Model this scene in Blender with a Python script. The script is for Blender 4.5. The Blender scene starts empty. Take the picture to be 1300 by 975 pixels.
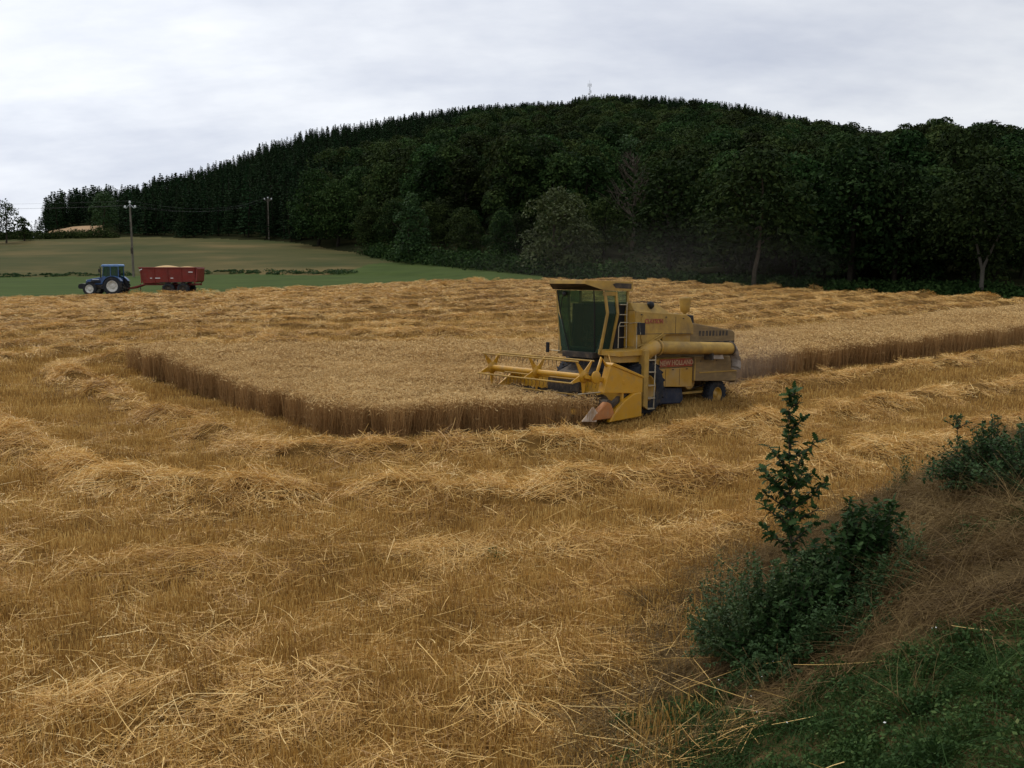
import bpy, math, random
import numpy as np
from math import radians as R, sin, cos, pi
from mathutils import Vector, Matrix
random.seed(7)
rng = np.random.default_rng(11)
C = bpy.context.scene.collection
S = bpy.context.scene

# ------------------------------------------------------------------ camera, sky, sun, exposure
F, HY, ZC = 1249.0, 350.0, 4.1            # focal length and horizon in photo pixels, eye height above the field
cam_d = bpy.data.cameras.new('camera'); cam = bpy.data.objects.new('camera', cam_d); C.objects.link(cam)
cam_d.sensor_width = 36; cam_d.lens = 36*F/1300; cam_d.clip_start = .05; cam_d.clip_end = 8000
cam.location = (0, 0, ZC); cam.rotation_euler = (R(90)-math.atan((487.5-HY)/F), 0, 0)
S.camera = cam
SUN_EL, SUN_AZ = 58, -35                  # degrees; azimuth from the view direction, left is negative
w = bpy.data.worlds.new('World'); S.world = w; w.use_nodes = True
nt = w.node_tree; nt.nodes.clear(); N = nt.nodes.new; L = nt.links.new
out = N('ShaderNodeOutputWorld'); bg = N('ShaderNodeBackground'); bg.inputs[1].default_value = .1; L(bg.outputs[0], out.inputs[0])
sky = N('ShaderNodeTexSky'); sky.sky_type = 'NISHITA'; sky.sun_disc = False
sky.sun_elevation = R(SUN_EL); sky.sun_rotation = R(SUN_AZ)
tc = N('ShaderNodeTexCoord'); sep = N('ShaderNodeSeparateXYZ'); L(tc.outputs['Generated'], sep.inputs[0])
zz = N('ShaderNodeMath'); zz.operation = 'ADD'; L(sep.outputs[2], zz.inputs[0]); zz.inputs[1].default_value = .30
zm = N('ShaderNodeMath'); zm.operation = 'MAXIMUM'; L(zz.outputs[0], zm.inputs[0]); zm.inputs[1].default_value = .05
cmb = N('ShaderNodeCombineXYZ')
for k in range(2):
    dv = N('ShaderNodeMath'); dv.operation = 'DIVIDE'; L(sep.outputs[k], dv.inputs[0]); L(zm.outputs[0], dv.inputs[1]); L(dv.outputs[0], cmb.inputs[k])
def wnoise(scale, det, rough, off, stretch):
    mp = N('ShaderNodeMapping'); mp.inputs['Location'].default_value = off; mp.inputs['Scale'].default_value = stretch; L(cmb.outputs[0], mp.inputs[0])
    n = N('ShaderNodeTexNoise'); n.inputs['Scale'].default_value = scale; n.inputs['Detail'].default_value = det; n.inputs['Roughness'].default_value = rough; L(mp.outputs[0], n.inputs[0]); return n
n1 = wnoise(1.3, 5, .55, (3.3, 1.2, 0), (1, 1.3, 1)); n2 = wnoise(3.0, 6, .6, (7.1, .4, 0), (.8, 1.5, 1))
rp = N('ShaderNodeValToRGB'); L(n1.outputs[0], rp.inputs[0])
rp.color_ramp.elements[0].position = .38; rp.color_ramp.elements[0].color = (.66, .69, .765, 1)
rp.color_ramp.elements[1].position = .60; rp.color_ramp.elements[1].color = (.86, .88, .915, 1)
rp2 = N('ShaderNodeValToRGB'); L(n2.outputs[0], rp2.inputs[0])
rp2.color_ramp.elements[0].position = .32; rp2.color_ramp.elements[0].color = (.80, .82, .87, 1)
rp2.color_ramp.elements[1].position = .62; rp2.color_ramp.elements[1].color = (1.0, 1.0, 1.0, 1)
mul = N('ShaderNodeMixRGB'); mul.blend_type = 'MULTIPLY'; mul.inputs[0].default_value = .8; L(rp.outputs[0], mul.inputs[1]); L(rp2.outputs[0], mul.inputs[2])
# broad brightening of the cloud sheet towards the hidden sun (left of the view)
gr = N('ShaderNodeMapRange'); L(sep.outputs[0], gr.inputs[0]); gr.inputs[1].default_value = -.6; gr.inputs[2].default_value = .6; gr.inputs[3].default_value = 12.0; gr.inputs[4].default_value = 8.9
sc_ = N('ShaderNodeVectorMath'); sc_.operation = 'SCALE'; L(mul.outputs[0], sc_.inputs[0]); L(gr.outputs[0], sc_.inputs['Scale'])
mx = N('ShaderNodeMixRGB'); mx.inputs[0].default_value = .93; L(sky.outputs[0], mx.inputs[1]); L(sc_.outputs[0], mx.inputs[2]); L(mx.outputs[0], bg.inputs[0])
sd_ = bpy.data.lights.new('sun', 'SUN'); sun = bpy.data.objects.new('sun', sd_); C.objects.link(sun)
sd_.energy = 1.5; sd_.angle = R(12); sd_.color = (1, .95, .87)
sv = Vector((sin(R(SUN_AZ))*cos(R(SUN_EL)), cos(R(SUN_AZ))*cos(R(SUN_EL)), sin(R(SUN_EL))))
sun.rotation_euler = sv.to_track_quat('Z', 'Y').to_euler()
S.view_settings.view_transform = 'Standard'; S.view_settings.look = 'None'; S.view_settings.gamma = 1
S.view_settings.use_curve_mapping = False; S.view_settings.exposure = 0.1
S.render.engine = 'CYCLES'
S.cycles.max_bounces = 6; S.cycles.diffuse_bounces = 3; S.cycles.glossy_bounces = 2; S.cycles.transmission_bounces = 3; S.cycles.transparent_max_bounces = 8

# ------------------------------------------------------------------ tags and small helpers
def tag(o, label=None, cat=None, group=None, kind=None):
    if label: o['label'] = label
    if cat: o['category'] = cat
    if group: o['group'] = group
    if kind: o['kind'] = kind
    return o
def empty(name, loc=(0, 0, 0), rot=(0, 0, 0)):
    o = bpy.data.objects.new(name, None); o.location = loc; o.rotation_euler = rot; o.empty_display_size = .3; C.objects.link(o); return o
def copy_tree(o, parent=None):
    c = o.copy(); C.objects.link(c); c.parent = parent
    for ch in o.children: copy_tree(ch, c)
    return c
def lin(c): return tuple((v/255/12.92 if v <= 10 else ((v/255+.055)/1.055)**2.4) for v in c)

# ------------------------------------------------------------------ materials
def mat(name, stops, scale=3, det=4, rough=.8, spec=.2, metal=0, attr=None, obj_rand=0, hue=0, bump=0, bump_scale=20, transl=0, coords='Object', stretch=(1, 1, 1), dirt=None):
    """procedural principled material: colour ramp driven by noise, by a per-straw attribute and by object random"""
    m = bpy.data.materials.new(name); m.use_nodes = True; t = m.node_tree; n_, l_ = t.nodes.new, t.links.new
    b = t.nodes['Principled BSDF']; b.inputs['Roughness'].default_value = rough; b.inputs['Specular IOR Level'].default_value = spec; b.inputs['Metallic'].default_value = metal
    co = n_('ShaderNodeTexCoord'); mp = n_('ShaderNodeMapping'); mp.inputs['Scale'].default_value = stretch
    if coords == 'World':
        g = n_('ShaderNodeNewGeometry'); l_(g.outputs['Position'], mp.inputs[0])
    else: l_(co.outputs[coords], mp.inputs[0])
    nz = n_('ShaderNodeTexNoise'); nz.inputs['Scale'].default_value = scale; nz.inputs['Detail'].default_value = det; nz.inputs['Roughness'].default_value = .6; l_(mp.outputs[0], nz.inputs[0])
    fac = nz.outputs[0]
    if attr:
        a = n_('ShaderNodeAttribute'); a.attribute_name = attr
        mr = n_('ShaderNodeMapRange'); l_(nz.outputs[0], mr.inputs[0]); mr.inputs[1].default_value = .3; mr.inputs[2].default_value = .7
        mm = n_('ShaderNodeMath'); mm.operation = 'MULTIPLY_ADD'; l_(a.outputs['Fac'], mm.inputs[0]); mm.inputs[1].default_value = .6
        m2 = n_('ShaderNodeMath'); m2.operation = 'MULTIPLY'; l_(mr.outputs[0], m2.inputs[0]); m2.inputs[1].default_value = .4
        l_(m2.outputs[0], mm.inputs[2]); fac = mm.outputs[0]
    ramp = n_('ShaderNodeValToRGB'); l_(fac, ramp.inputs[0]); cr = ramp.color_ramp
    while len(cr.elements) < len(stops): cr.elements.new(.5)
    for e, (p, c) in zip(cr.elements, stops): e.position = p; e.color = (*c, 1)
    col = ramp.outputs[0]
    if obj_rand:
        oi = n_('ShaderNodeObjectInfo'); hs = n_('ShaderNodeHueSaturation')
        mr = n_('ShaderNodeMapRange'); l_(oi.outputs['Random'], mr.inputs[0]); mr.inputs[3].default_value = 1-obj_rand; mr.inputs[4].default_value = 1+obj_rand; l_(mr.outputs[0], hs.inputs['Value'])
        if hue:
            m3 = n_('ShaderNodeMath'); m3.operation = 'MULTIPLY'; l_(oi.outputs['Random'], m3.inputs[0]); m3.inputs[1].default_value = 7.31
            m4 = n_('ShaderNodeMath'); m4.operation = 'FRACT'; l_(m3.outputs[0], m4.inputs[0])
            mr2 = n_('ShaderNodeMapRange'); l_(m4.outputs[0], mr2.inputs[0]); mr2.inputs[3].default_value = .5-hue; mr2.inputs[4].default_value = .5+hue; l_(mr2.outputs[0], hs.inputs['Hue'])
        l_(col, hs.inputs['Color']); col = hs.outputs[0]
    if dirt:
        dc, lo, hi, ds = dirt
        dn = n_('ShaderNodeTexNoise'); dn.inputs['Scale'].default_value = ds; dn.inputs['Detail'].default_value = 6; dn.inputs['Roughness'].default_value = .65; l_(co.outputs['Object'], dn.inputs[0])
        dm = n_('ShaderNodeMapRange'); l_(dn.outputs[0], dm.inputs[0]); dm.inputs[1].default_value = lo; dm.inputs[2].default_value = hi
        mixd = n_('ShaderNodeMixRGB'); l_(dm.outputs[0], mixd.inputs[0]); l_(col, mixd.inputs[1]); mixd.inputs[2].default_value = (*dc, 1); col = mixd.outputs[0]
    l_(col, b.inputs['Base Color'])
    if bump:
        bn = n_('ShaderNodeTexNoise'); bn.inputs['Scale'].default_value = bump_scale; bn.inputs['Detail'].default_value = 5; l_(mp.outputs[0], bn.inputs[0])
        bp = n_('ShaderNodeBump'); bp.inputs['Strength'].default_value = bump; bp.inputs['Distance'].default_value = .05; l_(bn.outputs[0], bp.inputs['Height']); l_(bp.outputs[0], b.inputs['Normal'])
    if transl:
        tr = n_('ShaderNodeBsdfTranslucent'); l_(col, tr.inputs[0]); ms = n_('ShaderNodeMixShader'); ms.inputs[0].default_value = transl
        l_(b.outputs[0], ms.inputs[1]); l_(tr.outputs[0], ms.inputs[2]); l_(ms.outputs[0], t.nodes['Material Output'].inputs[0])
    return m
M = {}
M['straw'] = mat('straw', [(0, (.17, .080, .018)), (.35, (.50, .275, .065)), (.7, (.82, .53, .165)), (1, (.94, .75, .36))], scale=.35, attr='v', coords='World', rough=.5, spec=.35, transl=.12)
M['stubble'] = mat('stubble', [(0, (.15, .074, .019)), (.5, (.48, .280, .072)), (1, (.80, .57, .20))], scale=.5, attr='v', coords='World', rough=.6, spec=.25, transl=.2)
M['field'] = mat('field', [(.2, (.04, .020, .006)), (.5, (.13, .070, .018)), (.8, (.25, .14, .038))], scale=2.2, det=8, coords='World', rough=.95, spec=.05, bump=.8, bump_scale=9)
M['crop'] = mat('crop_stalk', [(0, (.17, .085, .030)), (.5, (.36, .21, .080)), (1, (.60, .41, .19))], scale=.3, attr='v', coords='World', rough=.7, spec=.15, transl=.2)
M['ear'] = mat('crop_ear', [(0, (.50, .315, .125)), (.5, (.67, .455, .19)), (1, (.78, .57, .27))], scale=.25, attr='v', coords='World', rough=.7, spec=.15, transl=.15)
M['meadow'] = mat('green_meadow', [(.3, (.036, .056, .013)), (.7, (.062, .088, .021))], scale=.35, det=8, coords='World', rough=.95, spec=.05, stretch=(.4, 1, 1))
M['drymeadow'] = mat('dry_meadow', [(.32, (.034, .046, .013)), (.5, (.070, .066, .023)), (.66, (.145, .105, .042))], scale=.07, det=10, coords='World', rough=.95, spec=.05, stretch=(.5, .8, 1))
M['tanfield'] = mat('cut_field', [(.3, (.30, .19, .10)), (.7, (.40, .27, .16))], scale=.2, coords='World', rough=.95, spec=.05)
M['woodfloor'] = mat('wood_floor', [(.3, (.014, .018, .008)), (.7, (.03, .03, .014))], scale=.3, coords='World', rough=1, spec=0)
M['bank'] = mat('bank', [(.25, (.035, .026, .012)), (.5, (.085, .058, .024)), (.75, (.15, .105, .046))], scale=2.5, det=8, coords='World', rough=1, spec=.03, bump=.7, bump_scale=14)
M['leaf'] = mat('broadleaf', [(.25, (.011, .022, .006)), (.6, (.025, .043, .011)), (.9, (.050, .076, .020))], scale=.35, attr='v', rough=.85, spec=.05, obj_rand=.55, hue=.035, transl=.15)
M['leafpale'] = mat('pale_broadleaf', [(.25, (.018, .044, .012)), (.9, (.048, .092, .024))], scale=.35, attr='v', rough=.7, spec=.15, transl=.15)
M['leafolive'] = mat('olive_broadleaf', [(.25, (.038, .050, .016)), (.9, (.075, .092, .032))], scale=.35, attr='v', rough=.7, spec=.12, transl=.15)
M['needle'] = mat('conifer_needles', [(.2, (.008, .020, .008)), (.8, (.022, .043, .015))], scale=.4, attr='v', rough=.85, spec=.04, obj_rand=.28, hue=.02)
M['bark'] = mat('bark', [(.3, (.035, .028, .02)), (.7, (.085, .07, .05))], scale=3, rough=.95, spec=.1)
M['darkbark'] = mat('dark_bark', [(.3, (.014, .012, .009)), (.7, (.03, .025, .018))], scale=3, rough=.95, spec=.05)
M['palebark'] = mat('pale_bark', [(.3, (.06, .053, .042)), (.7, (.12, .108, .086))], scale=3, rough=.95, spec=.1)
M['bush'] = mat('bush_leaf', [(0, (.018, .038, .012)), (.5, (.032, .066, .02)), (1, (.07, .12, .035))], scale=2, attr='v', rough=.6, spec=.12, transl=.25)
M['oak'] = mat('oak_leaf', [(0, (.012, .032, .009)), (.55, (.026, .058, .015)), (.9, (.055, .10, .028)), (1, (.14, .16, .045))], scale=3, attr='v', rough=.6, spec=.10, transl=.25)
M['weed'] = mat('weed_leaf', [(0, (.02, .045, .012)), (.6, (.05, .088, .024)), (1, (.12, .15, .05))], scale=2, attr='v', rough=.6, spec=.25, transl=.25)
M['grass'] = mat('grass_blade', [(0, (.014, .036, .009)), (.55, (.036, .074, .017)), (.85, (.085, .13, .034)), (1, (.20, .20, .075))], scale=1.5, attr='v', coords='World', rough=.65, spec=.1, transl=.25)
M['drygrass'] = mat('dry_grass', [(0, (.05, .030, .012)), (.5, (.135, .085, .032)), (1, (.36, .25, .105))], scale=.9, attr='v', coords='World', rough=.7, spec=.15, transl=.2)
M['flower'] = mat('white_flower', [(0, (.6, .6, .55)), (1, (.8, .8, .75))], rough=.7)
M['wood'] = mat('pole_wood', [(.3, (.10, .085, .065)), (.7, (.19, .165, .13))], scale=4, rough=.9, stretch=(1, 1, .2))
M['porcelain'] = mat('porcelain', [(0, (.62, .63, .62)), (1, (.75, .76, .75))], rough=.3, spec=.5)
M['galv'] = mat('galvanised_steel', [(.3, (.30, .31, .32)), (.7, (.42, .43, .44))], rough=.5, metal=.4)
M['wire'] = mat('wire', [(0, (.05, .05, .05)), (1, (.09, .09, .09))], rough=.6)
DUST = (.21, .14, .055)
M['yellow'] = mat('yellow_paint', [(.3, (.36, .19, .014)), (.7, (.46, .26, .026))], scale=2, rough=.45, spec=.4, dirt=((.36, .25, .11), .42, .78, 2.6))
M['yellowdusty'] = mat('dusty_yellow_paint', [(.3, (.36, .215, .038)), (.7, (.47, .295, .066))], scale=3, rough=.65, spec=.25, dirt=(DUST, .38, .72, 2.2))
M['brownpanel'] = mat('dust_covered_panel', [(.3, (.17, .115, .048)), (.7, (.28, .19, .085))], scale=5, rough=.8, spec=.15, stretch=(.5, 1, 2.5), dirt=((.17, .12, .065), .4, .7, 3))
M['headeryellow'] = mat('header_paint', [(.3, (.45, .225, .012)), (.7, (.55, .29, .02))], scale=2, rough=.4, spec=.4, dirt=((.30, .19, .07), .5, .8, 4))
M['orange'] = mat('worn_orange_paint', [(.3, (.36, .13, .04)), (.7, (.46, .19, .06))], scale=6, rough=.6, dirt=((.35, .18, .08), .45, .7, 8))
M['tipgrey'] = mat('bare_tip_metal', [(.3, (.45, .36, .27)), (.7, (.58, .47, .36))], scale=8, rough=.6)
M['redpanel'] = mat('red_panel', [(.3, (.24, .035, .018)), (.7, (.32, .055, .03))], scale=6, rough=.6, dirt=((.22, .12, .06), .45, .75, 5))
M['letter'] = mat('faded_lettering', [(.3, (.42, .26, .15)), (.7, (.52, .34, .20))], scale=8, rough=.7)
M['redletter'] = mat('red_lettering', [(.3, (.27, .07, .045)), (.7, (.36, .12, .07))], scale=8, rough=.7)
M['black'] = mat('black_plastic', [(0, (.012, .012, .013)), (1, (.022, .022, .023))], rough=.5)
M['darksteel'] = mat('dark_steel', [(.3, (.035, .03, .025)), (.7, (.075, .06, .045))], scale=5, rough=.7, dirt=((.16, .11, .06), .5, .8, 5))
M['rubber'] = mat('rubber', [(.3, (.014, .016, .02)), (.7, (.03, .032, .036))], scale=6, rough=.85, dirt=((.12, .09, .055), .52, .85, 5))
M['bluetank'] = mat('blue_black_tank', [(.3, (.017, .021, .034)), (.7, (.032, .038, .055))], scale=3, rough=.7, dirt=((.10, .08, .06), .5, .85, 5))
M['canvas'] = mat('grey_canvas', [(.3, (.22, .19, .16)), (.7, (.47, .42, .36))], scale=5, rough=.9)
M['steel'] = mat('worn_steel', [(.3, (.32, .27, .18)), (.7, (.48, .41, .28))], scale=6, rough=.5, metal=.3)
M['seatcloth'] = mat('seat_cloth', [(0, (.02, .02, .02)), (1, (.035, .033, .03))], rough=.9)
M['blue'] = mat('blue_paint', [(.3, (.020, .065, .17)), (.7, (.032, .09, .23))], scale=3, rough=.35, spec=.5, dirt=((.10, .10, .10), .55, .9, 3))
M['blueroof'] = mat('pale_blue_roof', [(.3, (.10, .21, .42)), (.7, (.14, .27, .5))], scale=3, rough=.35, spec=.5)
M['cream'] = mat('cream_rim', [(.3, (.52, .50, .44)), (.7, (.66, .64, .58))], scale=4, rough=.5, dirt=((.25, .2, .13), .5, .85, 5))
M['trailerred'] = mat('red_trailer_paint', [(.3, (.15, .014, .010)), (.7, (.21, .024, .016))], scale=2, rough=.5, spec=.4, dirt=((.16, .04, .03), .45, .75, 3))
M['grain'] = mat('grain', [(.3, (.42, .27, .12)), (.7, (.55, .38, .19))], scale=20, rough=.9)
M['white'] = mat('white_marking', [(0, (.7, .7, .68)), (1, (.8, .8, .78))], rough=.6)
M['lamp'] = mat('lamp_lens', [(0, (.5, .5, .48)), (1, (.6, .6, .58))], rough=.15, spec=.6)
def glass_mat(name, tint, gl):
    m = bpy.data.materials.new(name); m.use_nodes = True; t = m.node_tree; t.nodes.remove(t.nodes['Principled BSDF'])
    tr = t.nodes.new('ShaderNodeBsdfTransparent'); tr.inputs[0].default_value = (*tint, 1)
    g = t.nodes.new('ShaderNodeBsdfGlossy'); g.inputs['Roughness'].default_value = .08; g.inputs[0].default_value = (.85, .95, .9, 1)
    df = t.nodes.new('ShaderNodeBsdfDiffuse'); df.inputs[0].default_value = (.045, .075, .05, 1)     # film of field dust on the pane
    fr = t.nodes.new('ShaderNodeFresnel'); fr.inputs[0].default_value = gl
    m0 = t.nodes.new('ShaderNodeMixShader'); m0.inputs[0].default_value = .45
    ms = t.nodes.new('ShaderNodeMixShader'); t.links.new(fr.outputs[0], ms.inputs[0])
    t.links.new(tr.outputs[0], m0.inputs[1]); t.links.new(df.outputs[0], m0.inputs[2])
    t.links.new(m0.outputs[0], ms.inputs[1]); t.links.new(g.outputs[0], ms.inputs[2]); t.links.new(ms.outputs[0], t.nodes['Material Output'].inputs[0])
    return m
M['glass'] = glass_mat('green_tinted_glass', (.34, .56, .41), 1.2)

# ------------------------------------------------------------------ numpy noise and terrain
def _hash(i, j, s):
    n = (i*374761393 + j*668265263 + s*974634777) & 0xffffffff
    n = ((n ^ (n >> 13))*1274126177) & 0xffffffff
    return ((n ^ (n >> 16)) & 0xffff)/65535.0
def vnoise(x, y, s=0):
    x = np.asarray(x, float); y = np.asarray(y, float)
    i = np.floor(x).astype(np.int64); j = np.floor(y).astype(np.int64); fx = x-i; fy = y-j
    fx = fx*fx*(3-2*fx); fy = fy*fy*(3-2*fy)
    return (_hash(i, j, s)*(1-fx)+_hash(i+1, j, s)*fx)*(1-fy)+(_hash(i, j+1, s)*(1-fx)+_hash(i+1, j+1, s)*fx)*fy
def fbm(x, y, s=0, o=3):
    t = 0; a = .5
    for k in range(o): t = t+a*(vnoise(x, y, s+k)*2-1); x = x*2.03; y = y*2.03; a *= .5
    return t
def sstep(a, b, x): t = np.clip((x-a)/(b-a), 0, 1); return t*t*(3-2*t)

# outline of the standing crop before the present pass of the combine
Q = np.array([(-15, 38.6), (-9.5, 31), (-4.9, 25.2), (-4.25, 24.2), (-3.9, 23.9), (-1.5, 24.35), (.5, 24.95), (2.0, 25.4), (10.2, 31.4), (26.3, 42.7), (62, 67.5), (60, 80), (29.6, 58), (9.6, 43), (0, 39.0), (-8, 39.2)])
def sdQ(x, y):
    x = np.asarray(x, float); y = np.asarray(y, float); d = np.full(x.shape, 1e9); ins = np.zeros(x.shape, bool)
    n = len(Q)
    for k in range(n):
        ax, ay = Q[k]; bx, by = Q[(k+1) % n]; ex, ey = bx-ax, by-ay
        t = np.clip(((x-ax)*ex+(y-ay)*ey)/(ex*ex+ey*ey), 0, 1)
        d = np.minimum(d, np.hypot(x-ax-t*ex, y-ay-t*ey))
        c = (ay > y) != (by > y)
        ins ^= c & (x < (bx-ax)*(y-ay)/np.where(by == ay, 1e-9, by-ay)+ax)
    return np.where(ins, -d, d)
TH = R(42); CO = (2.9, 28.9)                         # combine: heading, ground point under the drive axle
hx, hy = -cos(TH), -sin(TH); lx, ly = -hy, hx
NE = np.array([(2.0, 25.5), (10.2, 31.4), (26.3, 42.7), (62, 67.5)])
def near_edge(x, y):                                 # distance to the near right edge of the block
    d = np.full(np.shape(x), 1e9)
    for k in range(3):
        ax, ay = NE[k]; ex, ey = NE[k+1]-NE[k]; t = np.clip(((x-ax)*ex+(y-ay)*ey)/(ex*ex+ey*ey), 0, 1); d = np.minimum(d, np.hypot(x-ax-t*ex, y-ay-t*ey))
    return d
def is_strip(x, y, sd):                              # ground the combine has just cut
    a = (x-CO[0])*hx+(y-CO[1])*hy; b = (x-CO[0])*lx+(y-CO[1])*ly
    return (a < 2.98) & (x > -3) & (((b > -2.2) & (a > -6)) | (near_edge(x, y) < 4.0)) & (sd < 0)
def in_crop(x, y):
    sd = sdQ(x, y); return (sd < 0) & ~is_strip(x, y, sd)
PT = math.atan((487.5-HY)/F)
UP = lambda px: (px-650)/F
def tz(py): return math.tan(math.atan((487.5-py)/F)-PT)       # slope of the sight line through a row of the photograph
def dxf(px, py): return (px-650)/(cos(PT)+(487.5-py)/F*sin(PT))+650
# field's far edge, wood edge, ridge and its ground height along directions (px of the photograph -> distance)
YE = (np.array([-400, 0, 100, 250, 400, 550, 650, 800, 900, 1000, 1100, 1300, 1700]), np.array([80, 85, 88, 90, 93, 98, 101, 100, 94, 87, 82, 76, 70.]))
EW = (np.array([-400, 0, 200, 350, 430, 500, 560, 620, 690, 800, 1000, 1300, 1700]), np.array([225, 215, 208, 196, 172, 146, 128, 116, 110, 106, 96, 84, 78.]))
RD = (np.array([-400, 0, 60, 150, 300, 500, 780, 950, 1060, 1130, 1180, 1300, 1700]), np.array([300, 300, 330, 380, 480, 600, 700, 620, 480, 340, 270, 255, 250.]))
SKY = (np.array([-400, 0, 45, 60, 90, 165, 250, 320, 400, 460, 530, 620, 720, 735, 780, 850, 940, 1000, 1060, 1110, 1135, 1165, 1220, 1270, 1300, 1450, 1700]),
       np.array([300, 296, 290, 256, 243, 228, 210, 185, 163, 155, 143, 133, 130, 123, 121, 124, 133, 147, 157, 168, 170, 162, 163, 170, 178, 215, 260.]))
SKY = (np.array([dxf(a, b) for a, b in zip(*SKY)]), np.array([HY-F*tz(b) for b in SKY[1]]))
def u_of(x, y): return np.clip(650+F*x/np.maximum(y, 3.), -400, 1700)
def TREEH(u): return 12.0+0*u - 3.5*(1-sstep(60, 200, u))*(u > 46) - 12*(u <= 46)
def bank_s(x, y):                                    # signed distance into the roadside bank, bottom right
    fx = np.interp(y, [0, 4, 7.5, 10, 12.5, 15.5, 19, 22, 24], [-2.6, -.7, .5, 1.15, 2.1, 4.7, 9.2, 16, 22])
    return (x-fx)*.93
def plane_z(x, y):
    s = .037+.013*sstep(-38, -4, x)
    return s*np.logaddexp(0, (y-29)/2.5)*2.5
def H0(x, y):
    """ground without straw rows"""
    x = np.asarray(x, float); y = np.asarray(y, float); u = u_of(x, y)
    ye = np.interp(u, *YE); ew = np.interp(u, *EW); rd = np.interp(u, *RD)
    yy = np.minimum(y, ye); zf = plane_z(x*np.where(y > ye, ye/np.maximum(y, 1), 1), yy)
    ze = zf
    left = 1-sstep(500, 700, u)
    zb = np.interp(u, [-400, 0, 200, 350, 430, 500, 560, 620, 690, 800, 1300], [13.5, 12.2, 12.2, 11.0, 8.6, 6.3, 5.4, 4.85, 4.2, 3.2, 2.0])   # ground at the wood's edge
    zb = np.where(u > 690, np.minimum(zb, ze-.25), zb)
    # green strip then bank then dry meadow
    gy = ye+(np.interp(u, [0, 300, 480, 690], [38, 36, 24, 5]))*left+1e-3
    gz = ze+np.interp(u, [0, 300, 480, 690], [1.75, 1.7, 1.0, .1])
    t1 = np.clip((y-ye)/np.maximum(gy-ye, .01), 0, 1); zl1 = ze+(gz-ze)*t1
    t2 = np.clip((y-gy)/np.maximum(ew-gy, .01), 0, 1); zl2 = gz+.25*left*sstep(0, .03, t2)+(zb-gz-.25*left)*t2**1.05
    zm = np.where(y < gy, zl1, zl2)
    tm = np.clip((y-ye)/np.maximum(ew-ye, 1), 0, 1); zr = ze+(zb-ze)*tm
    zm = np.where(u < 690, zm, zr)
    zR = ZC+(HY-(np.interp(u, *SKY)))*rd/F-TREEH(u)
    t3 = np.clip((y-ew)/(rd-ew), 0, 1); g = .82*t3+.18*sstep(0, 1.0, t3)
    g = np.where(u < 150, np.clip(t3*(1.25-.25*t3), 0, 1), g)
    zh = zb+(zR-zb)*g
    back = np.maximum(y-rd, 0); zh = zh-back*.10*(1-np.exp(-back/60))
    zh = np.maximum(zh, -20)
    z = np.where(y < ye, zf, np.where(y < ew, zm, zh))
    z = z+fbm(x/14, y/14, 5, 2)*.22*sstep(30, 60, y)*(1-sstep(120, 200, y))*.6
    # roadside bank
    s = bank_s(x, y)
    z = z+1.75*sstep(-.3, 4.4, s)*(1-sstep(17, 23, y))+np.where((s > 0) & (y < 22), fbm(x*1.3, y*1.3, 9, 2)*.12, 0)
    return z
def rowmask(x, y):
    """straw rows: 0..1 profile across, with lumps"""
    sd = sdQ(x, y)+fbm(x/7, y/7, 21, 2)*(.5-.25*sstep(30, 60, y))
    st = is_strip(x, y, sd)
    d = (sd-2.45)/4.15; k = np.round(d); dl = (d-k)*4.15
    far = sstep(35, 60, y)
    wdt = .66+.20*fbm(x/2.3, y/2.3, 31, 2)+.12*sstep(30, 60, y)
    p = np.exp(-(dl/wdt)**2)*(k >= 0)
    a = (x-CO[0])*hx+(y-CO[1])*hy
    dl2 = 1.95-near_edge(x, y)+fbm(x/5, y/5, 22, 2)*.5
    p = np.where(sd < 0, np.where(st & (a < -4.6) & (dl2 > -2.2), np.exp(-(dl2/.65)**2), 0), p)
    lump = np.clip(.82+(.95-.65*far)*fbm(x/1.1, y/1.1, 41, 3), .15, 1.5)
    near = .45+.55*sstep(12, 19, y)
    u = u_of(x, y); ye = np.interp(u, *YE)
    m = (1-sstep(-.6, .4, bank_s(x, y))*(y < 23))*(y < ye-1)
    return p*lump*near*m
def H(x, y):
    x = np.asarray(x, float); y = np.asarray(y, float)
    inf = (y < np.interp(u_of(x, y), *YE)) & (y > 1)
    return H0(x, y)+np.where(inf, rowmask(x, y)*(.36+.0*sstep(30, 60, y))+fbm(x/.9, y/.9, 51, 2)*.05*(1-.8*sstep(30, 60, y)), 0)

# ------------------------------------------------------------------ mesh builders
def link_mesh(name, verts, faces, mats, parent=None, smooth=False, fmat=None, attr=None):
    me = bpy.data.meshes.new(name)
    if isinstance(verts, np.ndarray) and isinstance(faces, np.ndarray):
        n, k = faces.shape
        me.vertices.add(len(verts)); me.vertices.foreach_set('co', verts.astype(np.float32).ravel())
        me.loops.add(n*k); me.loops.foreach_set('vertex_index', faces.astype(np.int32).ravel())
        me.polygons.add(n); me.polygons.foreach_set('loop_start', np.arange(0, n*k, k, dtype=np.int32)); me.polygons.foreach_set('loop_total', np.full(n, k, np.int32))
        me.update(calc_edges=True)
    else:
        me.from_pydata([tuple(v) for v in verts], [], [tuple(f) for f in faces]); me.update()
    for m in (mats if isinstance(mats, (list, tuple)) else [mats]): me.materials.append(m)
    if fmat is not None: me.polygons.foreach_set('material_index', np.asarray(fmat, np.int32))
    if attr is not None:
        a = me.attributes.new('v', 'FLOAT', 'POINT'); a.data.foreach_set('value', np.asarray(attr, np.float32))
    if smooth is not False:
        me.polygons.foreach_set('use_smooth', [True]*len(me.polygons) if smooth is True else [bool(q) for q in smooth])
    o = bpy.data.objects.new(name, me)
    if parent is not None: o.parent = parent
    return o
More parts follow.
